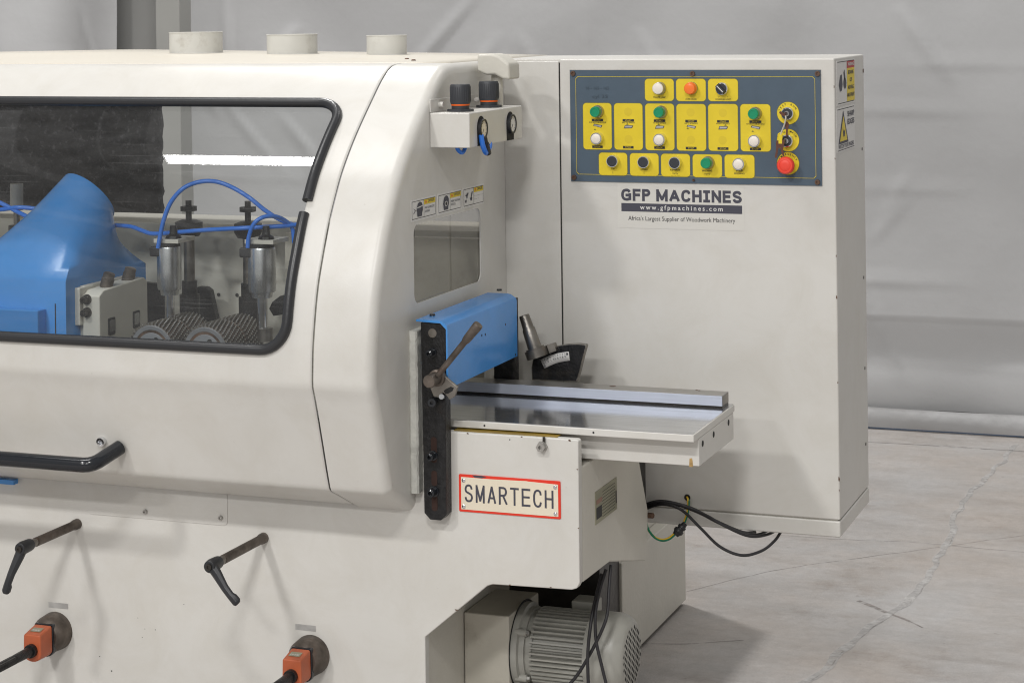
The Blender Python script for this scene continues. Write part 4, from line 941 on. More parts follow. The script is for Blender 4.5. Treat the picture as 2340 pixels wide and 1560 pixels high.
b.prism(sec, 'Y', ya, yb_, M['blue']); cv = b.build('pressure_cover', mach, smooth=25); cv['label'] = 'bright blue sheet metal cover over the infeed'
for px in ((988, 721), (1141, 664)):
    p = at_z(*px, 0.998); b = MB(); b.lathe(p, (0, 0, 1), [(0, 0), (0, 0.0065), (0.004, 0.0055), (0.004, 0)], M['blackgloss'], 14); b.build('cover_screw', cv)
for px in ((1101, 766), (1109, 764), (1155, 741), (1178, 810)):
    p = at_x(*px, 0.0926); b = MB(); b.cyl(p - V((.001, 0, 0)), p + V((.0003, 0, 0)), 0.0026, M['dark'], n=10); b.build('paint_nick', cv)
# clamp lever on the bracket
Yl = -0.640
b = MB(); c = at_y(988, 868, Yl); b.lathe((c.x, -0.606, c.z), (0, -1, 0), [(0, 0), (0, 0.0175), (0.014, 0.0175), (0.016, 0.0138), (0.050, 0.0138), (0.053, 0.0125), (0.053, 0)], M['rustshaft'], 24); cl = b.build('clamp_handle', mach)
e = at_y(1094, 741, Yl); s0 = at_y(1000, 858, Yl); d = (e - s0).normalized()
b = MB(); b.lathe(s0, d, [(0, 0), (0, 0.0062), ((e - s0).length - 0.050, 0.0066), ((e - s0).length - 0.044, 0.0088), ((e - s0).length - 0.004, 0.0106), ((e - s0).length, 0.0096), ((e - s0).length, 0)], M['rustshaft'], 18); b.build('handle_rod', cl)
pl = [at_y(*p_, -0.612) for p_ in ((983, 884), (985, 858), (997, 846), (1012, 856), (1020, 862), (1046, 884), (1040, 905), (1028, 913), (1020, 902), (1012, 896), (1004, 908), (992, 906))]
b = MB(); b.prism([(p_.x, p_.z) for p_ in pl], 'Y', -0.614, -0.606, M['steelworn']); b.build('cam_plate', cl, bevel=0.001)
pl = [at_y(*p_, -0.6145) for p_ in ((1014, 893), (1018, 889), (1030, 883), (1037, 886), (1034, 893), (1024, 899), (1017, 900))]
b = MB(); b.prism([(p_.x, p_.z) for p_ in pl], 'Y', -0.6146, -0.6140, M['dark']); b.build('cam_slot', cl)
p = at_y(990, 916, -0.600); b = MB(); b.lathe(p + V((0, .003, 0)), (0.25, -1, 0.05), [(0, 0), (0, 0.0085), (0.030, 0.0085), (0.030, 0.0042), (0.022, 0.004), (0.022, 0)], M['blackgloss'], 16); b.build('stop_screw', cl)
p = at_y(1010, 906, -0.606); b = MB(); b.lathe(p, (0.3, -1, 0.2), [(0, 0), (0, 0.006), (0.012, 0.0055), (0.012, 0)], M['chrome'], 14); b.build('stop_pin', cl)

# ---- tilt quadrant with spindle end
YQ = -0.13
poly = [at_y(*p_, YQ) for p_ in ((1215, 868), (1318, 873), (1325, 848), (1333, 815), (1340, 790), (1337, 787), (1322, 785.5), (1300, 786.5), (1280, 789.5), (1262, 794), (1245, 801), (1230, 809), (1218, 818), (1214, 840))]
b = MB(); b.prism([(p_.x, p_.z) for p_ in poly], 'Y', YQ + 0.0005, YQ + 0.016, M['steelworn']); qd = b.build('tilt_quadrant', mach, bevel=0.0012)
qc = sum(poly, V()) / len(poly); b = MB(); b.prism([(qc.x + (p_.x - qc.x) * 0.965, qc.z + (p_.z - qc.z) * 0.955) for p_ in poly], 'Y', YQ, YQ + 0.002, M['blackiron']); b.build('quadrant_face', qd)
cc = at_y(1285, 1010, YQ)
b = MB(); arc0 = [at_y(*p_, YQ - 0.0012) for p_ in ((1235, 822), (1252, 814), (1270, 808), (1285, 805), (1299.5, 803))]; arc1 = [at_y(*p_, YQ - 0.0012) for p_ in ((1244, 841.5), (1258, 835), (1273, 829), (1287, 826), (1302, 823.5))]
b.loft([[a, c] for a, c in zip(spline(arc0, 4), spline(arc1, 4))], M['white'], closed=False); b.build('angle_scale', qd, solid=0.0008)
b = MB(); A0, A1 = spline(arc0, 8), spline(arc1, 8)
for k, ch in enumerate('0123456789'):
    t = int(2 + k * (len(A0) - 8) / 9); o_ = A0[t].lerp(A1[t], 0.62) + V((0, -0.0006, 0)); rr = (A0[t + 1] - A0[t]).normalized(); add_text(b, ch, o_, rr, V((-rr.z, 0, rr.x)), 0.0050, M['ink'])
    q_ = A0[t].lerp(A1[t], 0.10) + V((0, -0.0006, 0)); q2 = A0[t].lerp(A1[t], 0.28) + V((0, -0.0006, 0)); b.face([q_ - rr * .0004, q_ + rr * .0004, q2 + rr * .0004, q2 - rr * .0004], M['ink'])
b.build('scale_digits', qd, smooth=0, recalc=False)
for px in ((1245, 836), (1296, 808)):
    screw(qd, at_y(*px, YQ - 0.0015), (0, -1, 0), 0.0030, M['chrome'], 0.002)
e0 = at_y(1228, 812, -0.152); e1 = at_y(1196, 716, -0.152); d = (e1 - e0).normalized(); L = (e1 - e0).length
b = MB(); b.lathe(e0 - d * 0.004, d, [(0, 0), (0, 0.0255), (0.019, 0.0260), (0.019, 0.0215), (0.0225, 0.0215), (0.0225, 0.0165), (0.030, 0.0160), (L - 0.034, 0.0150), (L - 0.030, 0.0130), (L - 0.002, 0.0120), (L, 0.0105), (L, 0)], M['steelworn'], 28); b.build('spindle_end', qd)
e2 = e0 + V((0.028, 0.02, 0.006)); b = MB(); b.lathe(e2, d, [(0, 0), (0, 0.0165), (0.018, 0.0165), (0.018, 0)], M['steelworn'], 6); b.build('hex_nut', qd)
b = MB(); b.box(0.10, 0.225, -0.20, -0.112, 0.70, 0.790, M['steelworn']); b.build('quadrant_foot', qd)

# ================================================================== ELECTRICAL CABINET
b = MB(); b.box(-0.019, 0.780, 0.006, 0.338, 0.46, 1.515, M['cream_cast']); cab = b.build('electrical_cabinet', mach)
b = MB(); b.box(0.131, 0.139, 0.0052, 0.0059, 0.50, 1.514, M['dark']); b.build('door_gap', cab)
b = MB(); b.box(-0.020, 0.1345, 0.0, 0.005, 0.56, 1.518, M['cream']); b.build('side_panel', cab, bevel=0.0015)
b = MB(); b.box(0.1370, 0.787, 0.0, 0.345, 0.4925, 1.5235, M['cream']); b.build('cabinet_door', cab, bevel=0.004, seg=3)
b = MB(); b.box(-0.02, 0.1375, 0.0055, 0.345, 1.5155, 1.5230, M['cream']); b.build('top_strip', cab, bevel=0.001)
b = MB(); b.box(0.0, 0.7875, -0.0005, 0.3455, 0.4535, 0.4903, M['cream']); b.build('base_tray', cab, bevel=0.004, seg=3)
for z in (1.30, 0.995, 0.78, 0.60): 
    b = MB(); b.cyl((0.7868, 0.31, z), (0.7880, 0.31, z), 0.004, M['darkscrew'], n=10); b.build('side_screw', cab)
p = at_x(1972, 162, 0.7868); b = MB(); b.cyl(p, p + V((.0014, 0, 0)), 0.005, M['rustscrew'], n=10); b.build('side_screw', cab)
# door sticker lettering
Yd = -0.0004
def at(px, py): p_ = at_y(px, py, 0.0); return p_.x, p_.z
b = MB(); x0, z0 = at(1412, 520); x1, z1 = at(1700, 424); b.face([(x0, Yd, z0), (x1, Yd, z0), (x1, Yd, z1), (x0, Yd, z1)], M['sticker']); stk = b.build('maker_sticker', mach, smooth=0, recalc=False); stk['label'] = 'pale sticker on the cabinet door reading GFP MACHINES'
b = MB(); Yt = -0.0008
x0, z0 = at(1420.3, 482); x1, z1 = at(1695.9, 470.5); zt_ = at(1420, 463.8)[1]; zb_ = at(1420, 482.5)[1]
b.face([(x0, Yt, zb_), (x1, Yt, zb_), (x1, Yt, zt_), (x0, Yt, zt_)], M['inkgrey'])
xa, za = at(1419, 461); xb, zb = at(1696, 466)
zt1 = at(1420, 431)[1]; zb1 = at(1420, 458.5)[1]
add_strokes(b, 'GFP MACHINES', x0, x1, Yt, zb1, zt1, 0.0064, M['inkgrey'], {'*': 1.0, 'M': 1.22, 'I': .72, ' ': .28, 'F': .85, 'E': .85, 'P': .92, 'G': 1.08, 'A': 1.12}, 0.16)
zc = (zt_ + zb_) / 2
add_text(b, 'www.gfpmachines.com', ((x0 + x1) / 2, Yt - 0.0004, zc - 0.0042), (1, 0, 0), (0, 0, 1), 0.0105, M['white'], width=(x1 - x0) * 0.685, space=1.45, bold=0.012)
add_text(b, "Africa's Largest Supplier of Woodwork Machinery", ((x0 + x1) / 2, Yt, at(1557, 506)[1]), (1, 0, 0), (0, 0, 1), 0.0100, M['ink'], width=(x1 - x0) * 0.885)
b.build('lettering', stk, smooth=0, recalc=False)

# ---- control panel
PY = -0.003
def c3(cx, cy): p_ = at_y(1290 + cx / 3.836, 150 + cy / 3.836, PY); return p_.x, p_.z
b = MB(); b.box(0.1635, 0.7555, PY, 0.0, 1.2385, 1.4975, M['slate']); cp = b.build('control_panel', mach); cp['label'] = 'slate grey control panel with yellow fields and push buttons'
b = MB(); b.box(0.1625, 0.7565, -0.0012, 0.0, 1.2375, 1.4985, M['zinc']); b.build('panel_backing', cp)
cells_ = [(706, 958, 118, 310), (980, 1238, 118, 312), (1260, 1520, 118, 312), (165, 413, 330, 735), (437, 685, 332, 738), (710, 962, 335, 742), (984, 1240, 338, 746), (1262, 1520, 338, 748), (1544, 1806, 340, 752), (303, 550, 765, 962), (575, 825, 770, 967), (848, 1100, 775, 973), (1125, 1380, 780, 980), (1405, 1665, 783, 985)]
for (xa, xb, ya, yb) in cells_:
    p0 = c3(xa, (ya + yb) / 2); p1 = c3(xb, (ya + yb) / 2); zt_ = c3((xa + xb) / 2, ya)[1]; zb_ = c3((xa + xb) / 2, yb)[1]
    b = MB(); b.prism(rrect(p0[0] - .0012, p1[0] + .0012, zb_ - .0012, zt_ + .0012, 0.009), 'Y', PY - 0.0003, PY, M['olive']); b.prism(rrect(p0[0], p1[0], zb_, zt_, 0.008), 'Y', PY - 0.0006, PY - 0.0003, M['yellow']); b.build('yellow_field', cp, smooth=0)
for cy in (418, 655, 858):
    x, z = c3(1960, cy); b = MB(); b.cyl((x, PY, z), (x, PY - .0003, z), 0.0262, M['olive'], n=40); b.cyl((x, PY - .0003, z), (x, PY - .0006, z), 0.0250, M['yellow'], n=40); b.build('yellow_disc', cp)
b = MB(); Yp = PY - 0.0010
(xl, zt_), (xr, zb_) = c3(97, 97), c3(2207, 990); c_ = 0.005; w = 0.0008
ol = [(xl + c_, zt_), (xr - c_, zt_), (xr, zt_ - c_), (xr, zb_ + c_), (xr - c_, zb_), (xl + c_, zb_), (xl, zb_ + c_), (xl, zt_ - c_)]
cx, cz = (xl + xr) / 2, (zt_ + zb_) / 2
il = [(x - w * (1 if x > cx else -1) , z - w * (1 if z > cz else -1)) for x, z in ol]
for k in range(8):
    k2 = (k + 1) % 8; b.face([(ol[k][0], Yp, ol[k][1]), (ol[k2][0], Yp, ol[k2][1]), (il[k2][0], Yp, il[k2][1]), (il[k][0], Yp, il[k][1])], M['yellow'])
def pt(txt, cx, cy, h, mt, width=None, bold=0.0): 
    x, z = c3(cx, cy); add_text(b, txt, (x, Yp, z), (1, 0, 0), (0, 0, 1), h / 3836, mt, width=width / 3836 if width else None, bold=bold)
def pbar(cx, cy, w_, h_, txt):
    x, z = c3(cx, cy); w2, h2 = w_ / 7672, h_ / 7672; b.face([(x - w2, Yp, z - h2), (x + w2, Yp, z - h2), (x + w2, Yp, z + h2), (x - w2, Yp, z + h2)], M['ink'])
    add_text(b, txt, (x, Yp - 0.0003, z - 0.0015), (1, 0, 0), (0, 0, 1), 0.0030, M['yellow'], width=w_ / 3836 * 0.55)
pt('POWER LAMP', 834, 285, 13, M['ink'], 112, .01); pt('OVER LOAD', 1110, 302, 13, M['ink'], 100, .01); pt('WORKING LIGHT', 1390, 303, 13, M['ink'], 140, .01); pt('O', 1352, 280, 12, M['ink']); pt('I', 1428, 280, 12, M['ink'])
for k, (cx, nm) in enumerate(((290, '2ND BOTTOM SPINDLE'), (560, '2ND TOP SPINDLE'), (834, '1ST TOP SPINDLE'), (1111, 'LEFT SPINDLE'), (1390, 'RIGHT SPINDLE'), (1674, '1ST BOTTOM SPINDLE'))):
    dy = k * 3; pbar(cx, 478 + dy, 106, 22, 'START'); pt(nm, cx, 503 + dy, 11, M['ink'], 160 if 'BOTTOM' in nm else 118, .01); pbar(cx, 712 + dy * 1.3, 98, 22, 'STOP')
    X0, Z0 = c3(cx, 538 + dy); s_ = 1 if k in (0, 5, 3) else -1
    b.face([(X0 - .011, Yp, Z0 + .000 + s_ * .003), (X0 + .009, Yp, Z0 - .002 + 0), (X0 + .012, Yp, Z0 + .004), (X0 - .008, Yp, Z0 + .006 + s_ * .001)], M['inkgrey'])
    b.face([(X0 - .0085, Yp - .0003, Z0 + .001 + s_ * .002), (X0 + .008, Yp - .0003, Z0 - .0005), (X0 + .0095, Yp - .0003, Z0 + .003), (X0 - .007, Yp - .0003, Z0 + .0045 + s_ * .001)], M['foil'])
    dx = (-.006, -.002, -.002, -.008, .006, -.006)[k]; dz = (-.006, .007, .007, -.001, .007, -.006)[k]
    b.face([(X0 + dx - .003, Yp - .0004, Z0 + dz - .0012), (X0 + dx + .003, Yp - .0004, Z0 + dz - .0012), (X0 + dx, Yp - .0004, Z0 + dz + .002)], M['olive'])
pt('UP', 425, 912, 13, M['ink'], 30); pt('DOWN', 698, 917, 13, M['ink'], 62, .01); pt('REVERSE', 972, 921, 13, M['ink'], 92, .01); pt('FEEDING', 1252, 928, 13, M['ink'], 90, .01); pt('STOP', 1533, 930, 13, M['ink'], 62, .01); pt('FEEDING', 1533, 953, 13, M['ink'], 92, .01)
pt('I', 425, 948, 20, M['ink']); pt('I', 698, 950, 20, M['ink']); pt('VVVV', 972, 955, 16, M['ink'], 54); pt('VVVV', 1252, 958, 16, M['ink'], 54); pt('--- -- ---', 972, 970, 12, M['ink'], 80); pt('-----', 1252, 974, 12, M['ink'], 50)
def arc_text(txt, cx, cy, R, a0, a1, h=17):
    x, z = c3(cx, cy); n = len(txt)
    for k, ch in enumerate(txt):
        if ch == ' ': continue
        a = math.radians(a0 + (a1 - a0) * k / max(1, n - 1)); r_ = R / 3836
        add_text(b, ch, (x + r_ * math.cos(a), Yp, z + r_ * math.sin(a)), (math.sin(a), 0, -math.cos(a)), (math.cos(a), 0, math.sin(a)), h / 3836, M['ink'], bold=.01)
arc_text('TEST', 1960, 418, 70, 160, 108); arc_text('RUN', 1960, 418, 70, 68, 32); arc_text('ON', 1960, 655, 70, 140, 118); arc_text('MAIN', 1960, 655, 70, 72, 28); arc_text('EMERGENCY', 1960, 858, 72, 150, 25)
pt('16 - 165 - 165', 290, 210, 26, M['inkfaint'], 215); pt('cyl 35', 312, 285, 30, M['inkfaint'], 145)
b.build('panel_print', cp, smooth=0, recalc=False)
for (cx, cy) in ((558, 405), (562, 645), (1106, 410), (1110, 652), (1388, 415), (1386, 655)):
    x, z = c3(cx, cy); b = MB(); b.cyl((x, PY - .0006, z), (x, PY - .0008, z), 0.0098, M['yellowghost'], n=28); b.build('blanked_hole', cp)
for cx, cy in ((75, 70), (2218, 72), (85, 980), (2218, 1022), (1122, 72), (1133, 1003)):
    x, z = c3(cx, cy); screw(cp, (x, PY, z), (0, -1, 0), 0.0062 if cy != 1003 else 0.003, M['rustscrew'], 0.004)
def button(cx, cy, kind):
    h = {'green': 0.027, 'white': 0.017, 'black': 0.014, 'lens': 0.020, 'lenso': 0.022}[kind]
    # the cap centre is what the photo shows; the base sits straight behind it
    p_ = at_y(1290 + cx / 3.836, 150 + cy / 3.836, PY - h); x, z = p_.x, p_.z; b = MB()
    cap = {'green': M['greencap'], 'white': M['whitecap'], 'black': M['blackcap'], 'lens': M['whitecap'], 'lenso': M['orangecap']}[kind]
    Y0 = PY - 0.0006
    if kind == 'green':
        b.lathe((x, Y0, z), (0, -1, 0), [(0, 0), (0, .0150), (.004, .0148), (.010, .0135), (.011, .0128), (.011, .0122), (.024, .0122), (.0262, .0112), (.0264, .0085), (.0258, .0080), (.0258, 0)], M['alu'], 32, [M['zinc']] * 5 + [cap] * 5)
    elif kind in ('white', 'black'):
        b.lathe((x, Y0, z), (0, -1, 0), [(0, 0), (0, .0152), (.004, .0150), (.011, .0138), (.0135, .0136), (.0135, .0120), (.0125, .0118), (.0155 if kind == 'white' else .0128, .0112), (.0165 if kind == 'white' else .0128, .0095), (.0165 if kind == 'white' else .0128, 0)], M['chrome'], 32, [M['chrome']] * 5 + [M['dark']] + [cap] * 4)
    else:
        b.lathe((x, Y0, z), (0, -1, 0), [(0, 0), (0, .0150), (.004, .0148), (.008, .0142), (.0085, .0135), (.018, .0132), (.0198, .0118), (.0198, .0110), (.0204, .0095), (.0206, 0)], M['zinc'], 32, [M['zinc']] * 3 + ([cap] * 6 if kind == 'lenso' else [M['zinc']] * 2 + [cap] * 4))
    o = b.build('push_button' if 'lens' not in kind else 'indicator_lamp', cp); return o
for cx, cy, k_ in ((816, 203, 'lens'), (1092, 203, 'lenso'), (262, 408, 'green'), (820, 412, 'green'), (1650, 425, 'green'), (272, 642, 'white'), (824, 652, 'white'), (1656, 664, 'white'), (415, 840, 'black'), (688, 848, 'black'), (962, 854, 'black'), (1234, 858, 'green'), (1520, 866, 'white')):
    button(cx, cy, k_)
def selector(cx, cy, keyed=False, ang=-45):
    p_ = at_y(1290 + cx / 3.836, 150 + cy / 3.836, PY - 0.012); x, z = p_.x, p_.z; b = MB(); Y0 = PY - .0006
    b.lathe((x, Y0, z), (0, -1, 0), [(0, 0), (0, .0150), (.004, .0148), (.010, .0140), (.011, .0120), (.013, .0118), (.013, 0)], M['chrome'], 32, [M['chrome']] * 4 + [M['blackcap']] * 2)
    if keyed:
        b.lathe((x, Y0 - .013, z), (0, -1, 0), [(0, 0), (0, .0065), (.004, .0060), (.004, 0)], M['alu'], 20); b.box(x - .0007, x + .0007, Y0 - .0174, Y0 - .017, z - .004, z + .004, M['dark'])
    else:
        a = math.radians(ang); d_ = V((math.cos(a), 0, math.sin(a))); n_ = V((-d_.z, 0, d_.x)); c = V((x, Y0 - .013, z)); r0 = [c + d_ * sx * .0135 + n_ * sy * .0045 for sx, sy in ((-1, -1), (1, -1), (1, 1), (-1, 1))]; r1 = [p__ + V((0, -.012, 0)) - (p__ - c) * .15 for p__ in r0]
        b.loft([r0, r1], M['blackcap'], False, True); q0 = c + V((0, -.0124, 0)); b.face([q0 - d_ * .010 + n_ * .001, q0 + d_ * .010 + n_ * .001, q0 + d_ * .010 - n_ * .001, q0 - d_ * .010 - n_ * .001], M['white'])
    return b.build('selector_switch' if not keyed else 'key_switch', cp), V((x, Y0, z))
selector(1374, 204); _, K1 = selector(1950, 422, True); _, K2 = selector(1944, 662, True)
p_ = at_y(1290 + 1932 / 3.836, 150 + 878 / 3.836, PY - 0.034); b = MB()
b.lathe((p_.x, PY - .0006, p_.z), (0, -1, 0), [(0, 0), (0, .0145), (.010, .0135), (.014, .0125), (.018, .0175), (.024, .0200), (.030, .0195), (.034, .0165), (.0345, .0130), (.0340, .0125), (.0345, .0118), (.0350, .0050), (.0350, 0)], M['redcap'], 36, [M['zinc']] * 2 + [M['redcap']] * 10); b.build('emergency_stop', cp)

# knocks along the cabinet's front edge and the table support's corner
for z, r, k in ((1.46, .0022, 1), (1.30, .0016, 2), (1.083, .0020, 3), (0.99, .0030, 4), (0.80, .0018, 5), (0.585, .0034, 6), (0.56, .002, 7)):
    rr = random.Random(k); b = MB(); b.face([(0.7855 + r * .6 * math.cos(a) * rr.uniform(.5, 1.2), -0.0004, z + r * 1.8 * math.sin(a) * rr.uniform(.5, 1.2)) for a in [q_ * PI / 4 for q_ in range(8)]], M['rustscrew']); b.build('paint_chip', cab, smooth=0, recalc=False)
for x, z, r, k in ((0.361, 0.70, .0018, 11), (0.362, 0.58, .0015, 12), (0.30, 0.4535, .002, 13), (0.21, 0.4505, .0025, 14), (0.09, 0.388, .003, 15), (0.12, 0.7588, .0025, 16), (0.24, 0.759, .002, 17), (0.345, 0.7585, .003, 18)):
    rr = random.Random(k); b = MB(); b.face([(x + r * 1.3 * math.cos(a) * rr.uniform(.5, 1.2), YB - 0.0004, z + r * .7 * math.sin(a) * rr.uniform(.5, 1.2)) for a in [q_ * PI / 4 for q_ in range(8)]], M['rustscrew']); b.build('paint_chip', body, smooth=0, recalc=False)
# side stickers on the cabinet
XC = 0.7872
def side_sticker(pa, pb, pc, which):
    a = at_x(*pa, XC); c = at_x(*pb, XC); e = at_x(*pc, XC); y0, y1 = a.y, c.y; z1 = (a.z + c.z) / 2; z0 = e.z
    b = MB(); b.box(XC - .0002, XC + .0006, y0, y1, z0, z1, M['white']); o = b.build('warning_sticker', cab); o['label'] = ('warning sticker reading BEWARE OF MOVING MACHINERY', 'warning sticker reading SHARP EDGES with yellow triangle')[which]
    b = MB(); X = XC + .0009; W, H = y1 - y0, z1 - z0
    def q(u0, u1, v0, v1, mt, xo=0): b.face([(X + xo, y0 + W * u0, z0 + H * v0), (X + xo, y0 + W * u1, z0 + H * v0), (X + xo, y0 + W * u1, z0 + H * v1), (X + xo, y0 + W * u0, z0 + H * v1)], mt)
    def pg(pts, mt, xo=.0003): b.face([(X + xo, y0 + W * u, z0 + H * v) for u, v in pts], mt)
    def tx(s, u, v, h, w_=None, mt=M['inkgrey']): add_text(b, s, (X + .0006, y0 + W * u, z0 + H * v), (0, 1, 0), (0, 0, 1), h, mt, width=W * w_ if w_ else None, bold=.02)
    q(.04, .96, .955, .97, M['ink']); q(.04, .96, .03, .045, M['ink'])
    if which == 0:
        q(.55, .98, .80, .955, M['redprint']); q(.55, .98, .05, .80, M['yellow']); tx('WARNING', .765, .85, .008, .36, M['white'])
        for k, s in enumerate(('BEWARE', 'OF', 'MOVING', 'MACHINERY')): tx(s, .765, .66 - .17 * k, .0085, (.30, .12, .30, .40)[k])
        pg(((.10, .45), (.18, .66), (.27, .68), (.30, .45), (.26, .32), (.16, .30)), M['inkgrey']); pg(((.36, .72), (.42, .78), (.46, .60), (.40, .54)), M['inkgrey']); pg([(.43 + .08 * math.cos(t), .47 + .13 * math.sin(t)) for t in [k * PI / 6 for k in range(12)]], M['inkgrey'])
    else:
        pg(((.08, .18), (.62, .18), (.35, .93)), M['inkgrey']); pg(((.15, .235), (.55, .235), (.35, .80)), M['yellow'], .0005); pg(((.33, .33), (.40, .33), (.44, .50), (.36, .44), (.30, .55)), M['inkgrey'], .0008)
        tx('SHARP', .77, .76, .012, .38); tx('EDGES', .77, .58, .012, .38); tx('WATCH YOUR FINGERS', .5, .075, .009, .84)
    b.build('printed_warning', o, smooth=0, recalc=False)
side_sticker((1911, 139), (1952, 134), (1911, 243), 0); side_sticker((1911, 247), (1952, 240), (1911, 351), 1)

# cable hole, earth wire, cable bundle
g = at_y(1570.5, 1136, -0.0006); b = MB(); b.cyl(g, g + V((0, .001, 0)), 0.0068, M['dark'], n=18); b.lathe(g, (0, -1, 0), [(0, .0055), (.001, .0060), (.001, .0072), (0, .0074)], M['rubber'], 18); gr = b.build('cable_grommet', cab)
def stripe_wire(pts, r):
    P = spline([V(p__) for p__ in pts], 8); off = V((0.0013, -0.0008, -0.0013))
    b = MB(); b.tube([p__ + off * 0.9 for p__ in P], r, M['green'], 8); b.tube([p__ - off * 0.7 + V((0, -.0008, 0)) for p__ in P], r, M['yellowwire'], 8); b.build('earth_wire', cab)
stripe_wire([at_y(*p__, y_) for p__, y_ in (((1570, 1134), 0.004), ((1573, 1142), -.008), ((1573, 1158), -.012), ((1570, 1175), -.020), ((1564, 1192), -.025))], 0.0023)
stripe_wire([at_y(*p__, y_) for p__, y_ in (((1541, 1220), -.04), ((1528, 1230), -.05), ((1512, 1233), -.06), ((1495, 1226), -.065), ((1481, 1208), -.07), ((1475, 1187), -.07))], 0.0025)
b = MB(); c0_, c1_ = at_y(1566, 1195, -.027), at_y(1543, 1222, -.040); d = (c1_ - c0_); L = d.length
b.lathe(c0_, d, [(0, 0), (0, .006), (.008, .0075), (.009, .010), (.014, .010), (.015, .0085), (.018, .0085), (.019, .0115), (L - .010, .0120), (L - .006, .009), (L, .007), (L, 0)], M['rubber'], 10); b.build('cable_gland', cab)
t_ = at_y(1480, 1177, -.072); b = MB(); b.cyl(t_, t_ + V((.014, -.006, .002)), 0.0065, M['rustscrew'], n=8); b.build('earth_bolt', body)
hose('cabinet_cable', [at_y(*p__, y_) for p__, y_ in (((1470, 1162), .0), ((1500, 1150), -.02), ((1545, 1152), -.04), ((1600, 1172), -.05), ((1650, 1197), -.05), ((1700, 1218), -.03), ((1735, 1220), .03), ((1765, 1205), .10))], 0.0033, M['cable'], cab)
hose('cabinet_cable', [at_y(*p__, y_) for p__, y_ in (((1470, 1158), .0), ((1505, 1147), -.025), ((1560, 1156), -.045), ((1610, 1175), -.055), ((1660, 1203), -.055), ((1712, 1224), -.03), ((1755, 1220), .03), ((1790, 1200), .10))], 0.0033, M['cable'], cab)
hose('cabinet_cable', [at_y(*p__, y_) for p__, y_ in (((1470, 1164), .0), ((1510, 1152), -.03), ((1555, 1163), -.05), ((1600, 1205), -.06), ((1645, 1248), -.06), ((1695, 1268), -.05), ((1740, 1258), -.02), ((1770, 1235), .01), ((1786, 1212), .05))], 0.0033, M['cable'], cab)
hose('cabinet_cable', [at_y(*p__, y_) for p__, y_ in (((1470, 1154), .0), ((1505, 1145), -.015), ((1540, 1149), -.03), ((1585, 1163), -.04), ((1640, 1192), -.045), ((1695, 1215), -.03), ((1725, 1216), .04))], 0.0040, M['cable'], cab)

# ================================================================== MOTOR under the infeed end
Ym, zc, r = -0.25, 0.2255, 0.0870
b = MB(); nf = 46; pr = []
for k in range(nf):
    for f_, rr in ((0.0, r), (0.30, r), (0.42, r - .013), (0.88, r - .013)):
        a = 2 * PI * (k + f_) / nf; pr.append((Ym + rr * math.cos(a), zc + rr * math.sin(a)))
b.prism(pr, 'X', 0.165, 0.288, M['motor']); mo = b.build('motor', mach, smooth=30); mo['label'] = 'finned electric motor under the infeed end'
b = MB(); b.lathe((0.288, Ym, zc), (1, 0, 0), [(0, 0), (0, r + .001), (.020, r + .003), (.060, r + .002), (.074, r - .003), (.083, r - .010), (.087, r - .018), (.087, 0)], M['motor'], 48); fc = b.build('fan_cover', mo)
b = MB()
XF = 0.288 + 0.0873
for iy in range(-7, 8):
    for iz in range(-10, 11):
        y = Ym + iy * 0.0100; z = zc + iz * 0.0072
        if (iy + iz) % 2: continue
        if math.hypot(y - Ym, z - zc) < 0.064:
            b.face([(XF, y - .0047, z), (XF, y, z - .0053), (XF, y + .0047, z), (XF, y, z + .0053)], M['dark'])
b.build('vent_grille', fc, smooth=0, recalc=False)
b = MB(); b.lathe((0.124, Ym, zc), (1, 0, 0), [(0, 0), (0, .094), (.014, .094), (.016, .085), (.028, .085), (.028, .078), (.044, .078)], M['motor'], 40); b.build('mounting_flange', mo)
b = MB(); b.cyl((0.1235, Ym, zc), (0.1242, Ym, zc), 0.099, M['dark'], n=40); b.build('flange_gap', mo)
for a in (35, 145, 215, 325):
    a = math.radians(a); b = MB(); b.cyl((0.130, Ym + .087 * math.cos(a), zc + .087 * math.sin(a)), (0.156, Ym + .087 * math.cos(a), zc + .087 * math.sin(a)), 0.0085, M['motor'], n=10); b.cyl((0.156, Ym + .087 * math.cos(a), zc + .087 * math.sin(a)), (0.163, Ym + .087 * math.cos(a), zc + .087 * math.sin(a)), 0.006, M['zinc'], n=6); b.build('flange_bolt', mo)
b = MB(); b.box(0.225, 0.280, Ym + .03, Ym + .085, zc + r - .020, zc + r + .012, M['motor']); b.build('terminal_box', mo, bevel=0.004)
b = MB(); b.box(0.17, 0.26, Ym - .07, Ym + .07, zc - r - .030, zc - r + .012, M['motor']); b.box(0.16, 0.27, Ym - .085, Ym + .085, zc - r - .040, zc - r - .028, M['motor']); b.build('motor_foot', mo, bevel=0.003)
b = MB(); b.box(0.0175, 0.1232, -0.345, -0.15, 0.0, 0.315, M['cream_dirty']); b.build('motor_mount', body, bevel=0.003)
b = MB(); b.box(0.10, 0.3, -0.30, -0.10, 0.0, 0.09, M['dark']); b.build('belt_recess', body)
for pts in ([((1396, 1290), -.33), ((1392, 1340), -.35), ((1388, 1400), -.37), ((1375, 1440), -.38), ((1350, 1490), -.38), ((1320, 1540), -.38), ((1290, 1575), -.38)],
            [((1385, 1300), -.33), ((1370, 1350), -.35), ((1361, 1400), -.37), ((1362, 1460), -.38), ((1375, 1520), -.38), ((1390, 1580), -.38)],
            [((1375, 1310), -.33), ((1358, 1380), -.36), ((1348, 1440), -.385), ((1343, 1500), -.39), ((1345, 1580), -.39)]):
    hose('motor_cable', [at_y(*p__, y_) for p__, y_ in pts], 0.0036, M['cable'], mo)

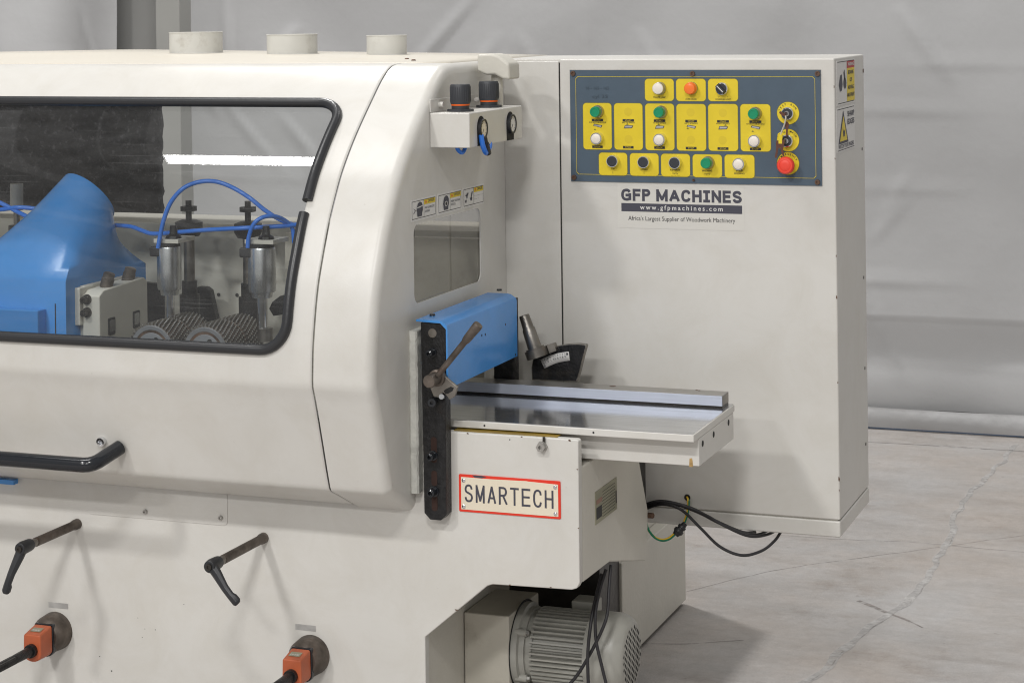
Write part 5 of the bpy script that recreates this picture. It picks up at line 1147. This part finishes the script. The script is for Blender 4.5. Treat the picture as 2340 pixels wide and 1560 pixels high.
# ================================================================== keys hanging in the upper key switch (a separate thing)
keys = bpy.data.objects.new('key_bunch', None); COL.objects.link(keys); keys.location = K1 + V((0, -0.018, 0)); tag(keys, 'small bunch of brown keys hanging from the upper key switch', 'keys')
bpy.context.view_layer.update()
inv = keys.matrix_world.inverted()
def kbuild(b, name):
    bmesh.ops.transform(b.bm, matrix=inv, verts=b.bm.verts); return b.build(name, keys, bevel=0)
def kp(px, py, y_): return at_y(1680 + px / 7.43, 210 + py / 7.43, y_)
Yk = PY - 0.030
b = MB(); c = K1; b.box(c.x - .0008, c.x + .0008, c.y - .034, c.y - .012, c.z - .004, c.z + .004, M['brown']); pl = [kp(*q_, Yk - .006) for q_ in ((745, 345), (770, 330), (800, 345), (850, 385), (840, 415), (800, 405), (760, 375))]; b.prism([(q_.x, q_.z) for q_ in pl], 'Y', Yk - .007, Yk - .005, M['brown']); kbuild(b, 'inserted_key')
b = MB(); b.tube(spline([kp(855, 410, Yk - .006), kp(858, 460, Yk - .008), kp(835, 560, Yk - .004), kp(800, 650, Yk), kp(775, 720, Yk), kp(765, 800, Yk)], 6), 0.0018, M['string'], 7); kbuild(b, 'string')
b = MB(); b.tube(spline([kp(735, 720, Yk), kp(770, 705, Yk), kp(795, 740, Yk), kp(790, 800, Yk), kp(755, 815, Yk), kp(735, 780, Yk)], 5, True), 0.0016, M['yellow'], 6, closed=True); b.box(kp(760, 0, Yk).x - .004, kp(760, 0, Yk).x + .004, Yk - .003, Yk - .001, kp(0, 870, Yk).z, kp(0, 720, Yk).z, M['yellow']); kbuild(b, 'yellow_tag')
for nm, pts in (('key', ((700, 830), (760, 820), (770, 880), (760, 950), (735, 960), (710, 1110), (690, 1130), (675, 1100), (700, 960), (695, 900))), ('key', ((765, 820), (830, 810), (838, 880), (820, 940), (815, 990), (838, 1090), (812, 1100), (778, 990), (765, 940))), ('key', ((850, 520), (880, 500), (915, 545), (905, 610), (895, 640), (893, 740), (870, 765), (862, 740), (865, 640), (850, 600)))):
    yo = Yk + (.002 if pts[0][0] > 800 else 0) - (.0012 if pts[0][0] == 765 else 0); q_ = [kp(*t, yo) for t in pts]; b = MB(); b.prism([(t.x, t.z) for t in q_], 'Y', yo - .0016, yo, M['brown']); kbuild(b, nm)
